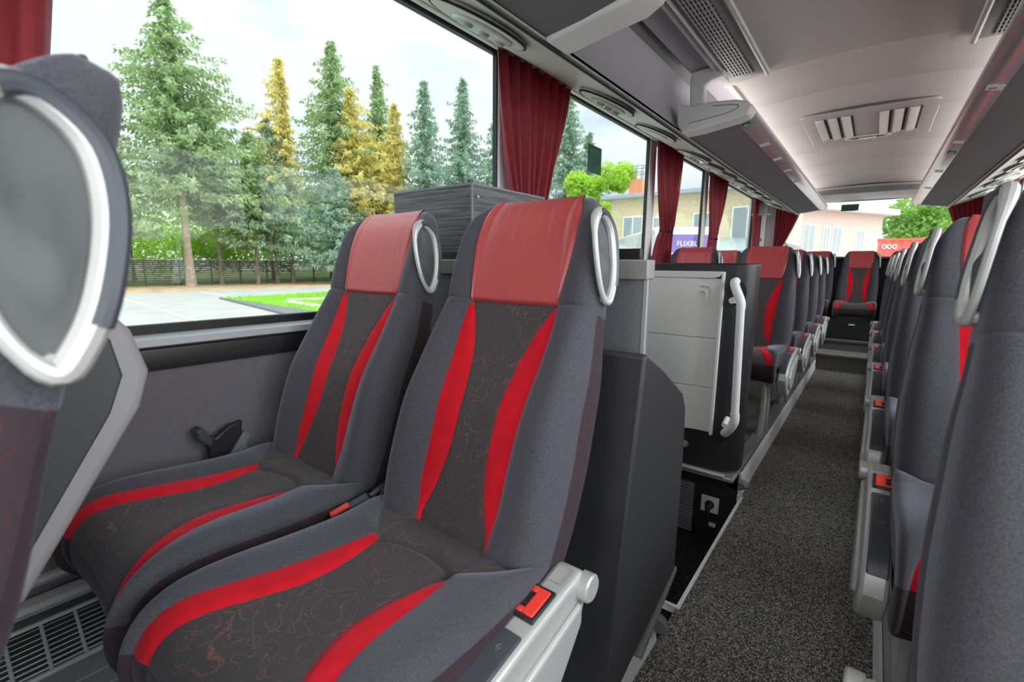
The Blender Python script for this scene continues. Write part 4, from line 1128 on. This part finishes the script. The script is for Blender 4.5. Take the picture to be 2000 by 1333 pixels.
# ------------------------------------------------------------------ outside
GZ = -1.45
bm = BM(); q = [bm.verts.new(p) for p in ((-46, -60, GZ), (60, -60, GZ), (60, 140, GZ), (-46, 140, GZ))]; bm.faces.new(q); struct('asphalt_lot', bm, 'asphalt', 'pale asphalt parking lot outside', 'parking lot', smooth=False)
bm = BM(); q = [bm.verts.new(p) for p in ((-58, -60, GZ), (-46, -60, GZ), (-46, 140, GZ), (-58, 140, GZ))]; bm.faces.new(q); struct('leaf_verge', bm, 'leaves_ground', 'strip of ground with orange fallen leaves along the fence', 'ground', smooth=False)
bm = BM(); q = [bm.verts.new(p) for p in ((-160, -60, GZ), (-58, -60, GZ), (-58, 200, GZ), (-160, 200, GZ))]; bm.faces.new(q); struct('grass_field', bm, 'field', 'grass beyond the fence', 'ground', smooth=False)
bm = BM()
for (x0, y0_, x1, y1_) in ((-40, 9.0, -18, 7.2), (-44, 15, -20, 14)):
    d = Vector((x1 - x0, y1_ - y0_, 0)).normalized(); n_ = Vector((-d.y, d.x, 0)) * .07
    q = [bm.verts.new((p[0] + s_ * n_.x, p[1] + s_ * n_.y, GZ + .006)) for p, s_ in (((x0, y0_), 1), ((x1, y1_), 1), ((x1, y1_), -1), ((x0, y0_), -1))]; bm.faces.new(q)
struct('parking_lines', bm, 'paint', 'white painted parking bay lines', 'road marking', smooth=False)
# lime patch, dark wedge and white streaks modelled to imitate a window reflection
rnd = random.Random(5)
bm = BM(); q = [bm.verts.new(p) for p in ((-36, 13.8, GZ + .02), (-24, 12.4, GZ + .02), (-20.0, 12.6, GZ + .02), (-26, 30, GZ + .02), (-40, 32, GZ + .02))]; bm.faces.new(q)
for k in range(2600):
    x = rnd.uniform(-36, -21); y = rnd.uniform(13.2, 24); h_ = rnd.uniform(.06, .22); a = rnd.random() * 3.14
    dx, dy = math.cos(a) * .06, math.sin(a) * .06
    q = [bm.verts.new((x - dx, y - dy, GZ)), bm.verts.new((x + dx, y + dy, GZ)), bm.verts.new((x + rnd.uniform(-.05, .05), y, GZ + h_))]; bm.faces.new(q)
go = obj('grass', bm, 'grass', smooth=False); tag(go, 'bright lime green patch laid on the lot to imitate a window reflection', 'grass', kind='stuff')
t = empty('reflection_shape', (0, 0, GZ), 'dark wedge-shaped slab imitating part of the window reflection', 'reflection_shape')
bm = BM(); prism(bm, [(-35.5, 13.2), (-20.2, 10.8), (-18.6, 11.6), (-20.5, 12.6), (-24, 12.8)], 'z', 0, .10); obj('reflection_block', bm, 'mgrey', t, smooth=False)
t = empty('reflection_streaks', (0, 0, GZ), 'long white strips imitating streaks in the window reflection', 'reflection_shape')
bm = BM(); prism(bm, [(-31, 15.6), (-30.4, 15.6), (-27.4, 24.5), (-28, 24.5)], 'z', 0, .12); prism(bm, [(-29.5, 14.7), (-23.4, 14.2), (-23.4, 14.6), (-29.5, 15.2)], 'z', 0, .1); obj('reflection_block', bm, 'paint', t, smooth=False)

# fence
t = empty('wooden_fence', (-58, 0, GZ), 'long dark slatted wooden fence behind the row of trees', 'fence')
for k in range(36):
    y0_ = -6 + k * 3.0
    bm = BM()
    for j in range(13): box(bm, -.02, .02, y0_ + .06, y0_ + 2.94, .08 + j * .20, .08 + j * .20 + .165)
    obj('slat_panel', bm, 'fence', t, smooth=False)
    bm = BM(); box(bm, -.08, .08, y0_ - .06, y0_ + .06, 0, 2.72); obj('post', bm, 'fence', t, smooth=False)
bm = BM(); box(bm, -.05, .05, -6, 102, 2.68, 2.74); obj('cap_rail', bm, 'lightgrey', t, smooth=False)

# trees
def conifer_mesh(seed, H, Rb, z0f, dens=1.0, droop=.25, irregular=.3, col=None):
    rnd = random.Random(seed); bm = BM()
    z = H * z0f; lob = [(rnd.random() * 6.28, rnd.uniform(.0, .25)) for _ in range(3)]
    while z < H * .995:
        f = (z - H * z0f) / (H * (1 - z0f))
        taper = (1 - f) ** .85 * (1 - .35 * math.exp(-f * 7))
        r = Rb * taper * (1 + rnd.uniform(-irregular, irregular)) + .18
        nb = max(4, int((7 * (1 - f) + 5)))
        a0 = rnd.random() * 6.28
        for b in range(nb):
            a = a0 + b * 6.283 / nb + rnd.uniform(-.3, .3)
            L_ = r * rnd.uniform(.5, 1.15) * (1 + sum(g * math.cos(a - p) for p, g in lob))
            dirv = Vector((math.cos(a), math.sin(a), 0)); side = Vector((-math.sin(a), math.cos(a), 0))
            segs = max(3, int(L_ * 3.0)); zb = z + rnd.uniform(-.35, .35); dr = droop * rnd.uniform(.5, 1.6)
            for s_ in range(segs):
                g = (s_ + .5) / segs
                p = dirv * (L_ * g) + Vector((0, 0, zb - dr * L_ * g + .6 * dr * L_ * g ** 3))
                w = (.10 + .40 * (1 - g) ** .7) * (0.5 + L_ * .16)
                for q_ in range(5):
                    c = p + side * rnd.uniform(-w, w) + Vector((0, 0, rnd.uniform(-.22, .12) * (1 + .15 * L_)))
                    l_ = rnd.uniform(.28, .62)
                    t1 = (dirv * rnd.uniform(.1, 1) + side * rnd.uniform(-.9, .9) + Vector((0, 0, rnd.uniform(-1.1, .25)))).normalized() * l_
                    t2 = t1.cross(Vector((rnd.uniform(-1, 1), rnd.uniform(-1, 1), rnd.uniform(-1, 1)))).normalized() * l_ * .26
                    bm.faces.new((bm.verts.new(c - t2), bm.verts.new(c + t2), bm.verts.new(c + t1)))
        z += (.34 + .42 * (1 - f)) / dens
    return bm
def trunk_mesh(H, r, lean=0):
    bm = BM(); tube(bm, [(lean * (1 - k / 8) * 0, lean * k / 8, H * k / 8) for k in range(9)], [r * (1 - .92 * k / 8) * (1.25 if k == 0 else 1) for k in range(9)], 10); return bm
def crown_mesh(seed, H, R, z0, n, leaf=.20):
    rnd = random.Random(seed); bm = BM()
    cl = [(Vector((rnd.gauss(0, R * .42), rnd.gauss(0, R * .42), z0 + (H - z0) * (.12 + .80 * rnd.random()))), rnd.uniform(.22, .42) * R) for _ in range(26)]
    for k in range(n):
        c, r = cl[rnd.randrange(len(cl))]
        d = Vector((rnd.gauss(0, 1), rnd.gauss(0, 1), rnd.gauss(0, .8))).normalized() * r * rnd.uniform(.6, 1.05)
        p = c + d; l_ = leaf * rnd.uniform(.6, 1.3)
        t1 = Vector((rnd.uniform(-1, 1), rnd.uniform(-1, 1), rnd.uniform(-1, 1))).normalized() * l_
        t2 = t1.cross(Vector((rnd.uniform(-1, 1), rnd.uniform(-1, 1), rnd.uniform(-1, 1)))).normalized() * l_ * .6
        bm.faces.new((bm.verts.new(p - t1), bm.verts.new(p + t2), bm.verts.new(p + t1), bm.verts.new(p - t2)))
    return bm
def conifer(x, y, H, Rb, z0f, m, label, seed, bark='bark', kind='spruce_tree', group='conifers in the row before the fence', dens=1.0, droop=.25, tr=.22):
    t = empty(kind, (x, y, GZ), label, 'tree', group)
    obj('foliage', conifer_mesh(seed, H, Rb, z0f, dens, droop), m, t, smooth=False)
    obj('trunk', trunk_mesh(H * .985, tr), bark, t)
    return t
conifer(-56, 18.3, 27.5, 9.6, .36, 'spruce', 'tallest pointed green spruce at the left of the big window, with a thick pale trunk', 1, 'barkpale', tr=.42, dens=1.1)
conifer(-57, 12.4, 19, 6.75, .30, 'spruce', 'green spruce with its top hidden behind the blurred seat', 2, tr=.25)
conifer(-57, 21.6, 19.5, 5.4, .36, 'spruce', 'narrow dark spruce just right of the tallest one', 3, tr=.22)
conifer(-55, 24.6, 16.5, 6.4, .30, 'spruce', 'loose yellowish green conifer between the tall spruce and the yellow one', 4, tr=.2)
conifer(-56, 29.2, 25.5, 3.6, .34, 'larch', 'slim yellow larch standing alone against the sky', 5, kind='larch_tree', droop=.1, tr=.22)
conifer(-56.5, 27.5, 18.5, 6.9, .30, 'bluespruce', 'greyish spruce below the slim yellow larch', 6, tr=.22)
conifer(-57, 36.5, 30, 9.5, .30, 'spruce', 'tall dark spruce behind the yellow larches in the middle of the window', 7)
conifer(-54, 36.8, 24.0, 7.5, .22, 'larch', 'broad yellow larch in front of the tall dark spruce', 8, kind='larch_tree', droop=.12)
conifer(-56, 42.5, 28.6, 5.4, .25, 'spruce', 'narrow spruce rising right of the broad yellow larch', 9)
conifer(-52, 33.0, 14, 6.6, .2, 'bluespruce', 'low bluish spruce before the broad yellow larch', 10)
conifer(-50, 40.5, 22.5, 4.05, .2, 'larch', 'pale yellow larch left of the two separate blue spruces', 11, kind='larch_tree', droop=.12)
conifer(-47, 42.8, 25.2, 6.0, .12, 'bluespruce', 'first of the two separate pointed spruces above the dark box', 12)
conifer(-46, 48.8, 27.0, 6.9, .12, 'bluespruce', 'second separate pointed spruce above the dark box, nearer the big curtain', 13)
conifer(-44, 53.5, 23.5, 6.9, .12, 'bluespruce', 'spruce half hidden by the left edge of the big curtain', 14)
conifer(-44, 45.5, 12, 6.9, .05, 'spruce', 'low bushy spruce at the foot of the separate spruces', 15)
conifer(-36, 60.0, 27, 9.0, .12, 'bluespruce', 'wide drooping spruce right of the big curtain', 16)
conifer(-33, 60.5, 20.5, 6.3, .10, 'bluespruce', 'spruce behind the dark green window sign', 17)
def leafy(x, y, H, R, m, label, seed, n=9000, group='leafy trees beyond the fence'):
    t = empty('leafy_tree', (x, y, GZ), label, 'tree', group)
    obj('foliage', crown_mesh(seed, H, R, H * .12, n), m, t, smooth=False); obj('trunk', trunk_mesh(H * .7, .22), 'bark', t)
L0 = [(-68, 8, 11, 7, 'lime'), (-70, 17, 12, 8, 'lime'), (-66, 25, 11, 7, 'lime'), (-69, 33, 13, 8, 'midleaf'), (-67, 41, 14, 8, 'lime'), (-70, 50, 15, 9, 'midleaf'), (-68, 61, 16, 9, 'midleaf'), (-66, 76, 18, 10, 'midleaf')]
wrd = ['behind the trunk left of the tallest spruce', 'directly behind the tallest spruce', 'behind the narrow dark spruce', 'behind the slim yellow larch', 'behind the broad yellow larch', 'behind the pale yellow larch', 'behind the separate spruces', 'farthest along the fence']
for k, (x, y, H, R, m) in enumerate(L0):
    leafy(x, y, H, R, m, ('lime green' if m == 'lime' else 'mid green') + ' leafy tree ' + wrd[k], 40 + k)
leafy(-19.9, 36.5, 11.0, 3.1, 'lime', 'yellow-green tree beside the orange brick chimney', 60, 14000, None)
leafy(-13.0, 44, 9.2, 3.0, 'midleaf', 'green tree top over the yellow brick building', 61, 9000, None)
leafy(3.2, 62, 9.0, 5.0, 'midleaf', 'green tree right of the pale brick house behind the rear window', 62, 14000, None)
leafy(9.5, 75, 8.0, 6.0, 'lime', 'pale leafy tree above the red container', 63, 12000, None)

# buildings
def building(name, x0, x1, yf, depth, ztop, m, label, wins, roof='roofwhite', rh=.28, over=.5, rot=0, piv=(0, 0)):
    t = empty(name, (x0, yf, GZ), label, 'building'); t.rotation_euler = (0, 0, rot)
    w = x1 - x0; H = ztop - GZ
    bm = BM(); box(bm, 0, w, 0, depth, 0, H); obj('walls', bm, m, t, smooth=False)
    bm = BM(); box(bm, -over, w + over, -over, depth + over, H, H + rh); obj('roof', bm, roof, t, bevel=.02)
    for (a, b, c, d) in wins:
        f = BM(); box(f, a - .08, b + .08, -.06, .02, c - GZ - .08, d - GZ + .08); fo = obj('window', f, 'wframe', t, smooth=False)
        g = BM(); mid = (a + b) / 2; box(g, a, mid - .04, -.075, -.05, c - GZ, d - GZ); box(g, mid + .04, b, -.075, -.05, c - GZ, d - GZ); obj('pane', g, 'wpane', fo, smooth=False)
    return t
ba = building('brick_house', -13.0, -3.9, 27.0, 9, 5.0, 'brick', 'two-storey yellow brick building with a flat dark-edged roof seen through the side windows',
              [(.9, 2.0, 2.2, 3.9), (2.75, 3.6, 2.5, 3.8), (5.0, 6.0, 2.3, 3.9), (7.0, 8.4, 2.2, 4.1)], 'tin', .22)
bm = BM(); prism(bm, [(0, 4.05), (0, 3.95), (-3.2, 3.15), (-3.2, 3.28)], 'x', 0.6, 9.6); obj('annex_roof', bm, 'tin', ba, smooth=False)
bm = BM(); box(bm, 1.0, 9.4, -3.0, 0, 0, 3.25); obj('annex_walls', bm, 'redbrick', ba, smooth=False)
bb = building('brick_house', -6.5, 5.2, 42.5, 8, 5.5, 'pinkbrick', 'pale pinkish brick house with white eaves seen through the rear window',
              [(1.55, 2.75, 2.4, 4.3), (3.95, 4.6, 2.5, 4.2), (5.1, 6.1, 2.3, 4.2), (8.3, 9.2, 2.4, 4.0)], 'roofwhite', .45, .8)
bb.location = (-5.2, 41.5, GZ); bb.rotation_euler = (0, 0, math.radians(62)); bb.scale = (1, 1, 1)
t = empty('gabled_shed', (-6.2, 30, GZ), 'small pink brick gabled house at the left of the rear window', 'building')
bm = BM(); prism(bm, [(0, 0), (3.1, 0), (3.1, 2.9), (1.1, 4.95), (0, 3.8)], 'y', 0, 6); obj('walls', bm, 'pinkbrick', t, smooth=False)
bm = BM(); prism(bm, [(1.1, 4.95), (3.45, 2.55), (3.45, 2.72), (1.1, 5.12), (-.3, 3.7), (-.3, 3.5)], 'y', -.3, 6.2); obj('roof', bm, 'mgrey', t, smooth=False)
t = empty('low_annex', (-3.4, 34, GZ), 'low white-roofed annex in front of the pale brick house', 'building')
bm = BM(); box(bm, 0, 3.6, 0, 4, 0, 2.9); obj('walls', bm, 'pinkbrick', t, smooth=False)
bm = BM(); box(bm, -.3, 4.6, -.6, 4.2, 2.9, 3.15); obj('roof', bm, 'roofwhite', t, smooth=False)
bm = BM(); box(bm, .4, 1.2, -.03, .0, 1.6, 2.5); box(bm, 2.1, 2.9, -.03, 0, 1.6, 2.5); obj('window', bm, 'wframe', t, smooth=False)
t = empty('brick_chimney', (-15.6, 37, GZ), 'square orange brick chimney with a railing on top', 'chimney')
bm = BM(); box(bm, -.55, .55, -.5, .5, 0, 9.3); obj('stack', bm, 'orangebrick', t, smooth=False)
bm = BM()
for x in (-.55, 0, .55): tube(bm, [(x, -.5, 9.3), (x, -.5, 10.3)], .03, 5); tube(bm, [(x, .5, 9.3), (x, .5, 10.3)], .03, 5)
for z in (9.8, 10.3): tube(bm, [(-.55, -.5, z), (.55, -.5, z), (.55, .5, z), (-.55, .5, z)], .025, 5, True)
obj('railing', bm, 'mgrey', t, smooth=False)
t = empty('shipping_container', (.15, 40, 1.15), 'red shipping container with white lettering behind the rear seats', 'container')
bm = BM(); n = 60; pts = []
for k in range(n): pts.append((6.5 * k / (n - 1), .05 if (k // 2) % 2 else 0.0))
prism(bm, pts + [(6.5, 2.4), (0, 2.4)], 'z', 0, 1.75); obj('container_body', bm, 'container', t, smooth=False)
bm = BM(); box(bm, -.05, 6.55, -.03, 2.45, 1.72, 1.85); obj('top_beam', bm, 'container', t, smooth=False)
bm = BM(); box(bm, .2, 6.3, .2, 2.2, -2.6, 0); obj('lower_container', bm, 'container', t, smooth=False)
def text(name, body, size, loc, rot, m, parent):
    c = bpy.data.curves.new(name, 'FONT'); c.body = body; c.size = size; c.extrude = .005
    o = bpy.data.objects.new(name, c); COL.objects.link(o); c.materials.append(MAT[m])
    bpy.context.view_layer.update()
    me = bpy.data.meshes.new_from_object(o.evaluated_get(bpy.context.evaluated_depsgraph_get()))
    bpy.data.objects.remove(o)
    o = bpy.data.objects.new(name, me); COL.objects.link(o); me.materials.clear(); me.materials.append(MAT[m])
    o.location = loc; o.rotation_euler = rot; o.parent = parent
    return o
text('lettering', 'DHL', .5, (.35, -.02, 1.1), (math.pi / 2, 0, 0), 'signwhite', t) if False else None
bm = BM()
for k, x in enumerate((.35, .62, .89)):
    tube(bm, [(x + .10 * math.cos(a), -.03, 1.32 + .13 * math.sin(a)) for a in [q * math.pi / 5 for q in range(10)]], .035, 6, True)
obj('lettering', bm, 'signwhite', t, smooth=False)

# parked coach and van
def coach(x, y, rz):
    t = empty('parked_coach', (x, y, GZ), 'parked white and purple coach with white lettering behind the tied curtain', 'bus'); t.rotation_euler = (0, 0, rz)
    bm = BM(); prism(bm, [(-4.5, .35), (4.5, .35), (4.5, 3.6), (4.2, 4.05), (-4.1, 4.05), (-4.45, 3.6)], 'y', 0, 2.4); obj('body', bm, 'vanwhite', t, bevel=.12, seg=3)
    bm = BM(); box(bm, -4.3, 4.3, -.02, .01, 1.75, 2.95); obj('side_glass', bm, 'vanglass', t, bevel=.03)
    bm = BM(); box(bm, 4.42, 4.53, .15, 2.25, 1.5, 3.0); obj('windscreen', bm, 'vanglass', t, bevel=.03)
    bm = BM(); box(bm, -4.5, 4.48, -.015, .01, .45, 1.70); obj('purple_flank', bm, 'purple', t, bevel=.02)
    for xx in (-2.8, 3.0):
        bm = BM(); tube(bm, [(xx, -.03, .5), (xx, .3, .5)], .5, 20); obj('wheel', bm, 'tyre', t)
    bm = BM(); box(bm, 4.42, 4.52, .1, 2.3, 3.05, 3.75); obj('destination_band', bm, 'purple', t, bevel=.03)
    text('lettering', 'FLIXBUS', .27, (4.535, .75, 3.30), (math.pi / 2, 0, math.pi / 2), 'signwhite', t)
coach(-9.2, 21.6, math.radians(-55))
t = empty('parked_van', (-10.1, 17.6, GZ), 'white van parked outside beside the purple coach', 'van'); t.rotation_euler = (0, 0, math.radians(-12))
bm = BM(); prism(bm, [(-2.6, .35), (2.2, .35), (2.6, .8), (2.55, 1.3), (1.9, 1.6), (1.3, 2.5), (1.0, 2.65), (-2.5, 2.65), (-2.62, 2.4)], 'y', 0, 1.9); obj('body', bm, 'vanwhite', t, bevel=.09, seg=3)
bm = BM(); prism(bm, [(1.95, 1.62), (1.36, 2.45), (1.30, 2.40), (1.86, 1.58)], 'y', .12, 1.78); obj('windscreen', bm, 'vanglass', t)
bm = BM(); box(bm, -.2, 1.1, -.015, .01, 1.55, 2.3); box(bm, -2.3, -.4, -.015, .01, 1.6, 2.3); obj('side_glass', bm, 'vanglass', t, bevel=.02)
for xx in (-1.7, 1.5):
    bm = BM(); tube(bm, [(xx, -.03, .36), (xx, .25, .36)], .36, 18); obj('wheel', bm, 'tyre', t)
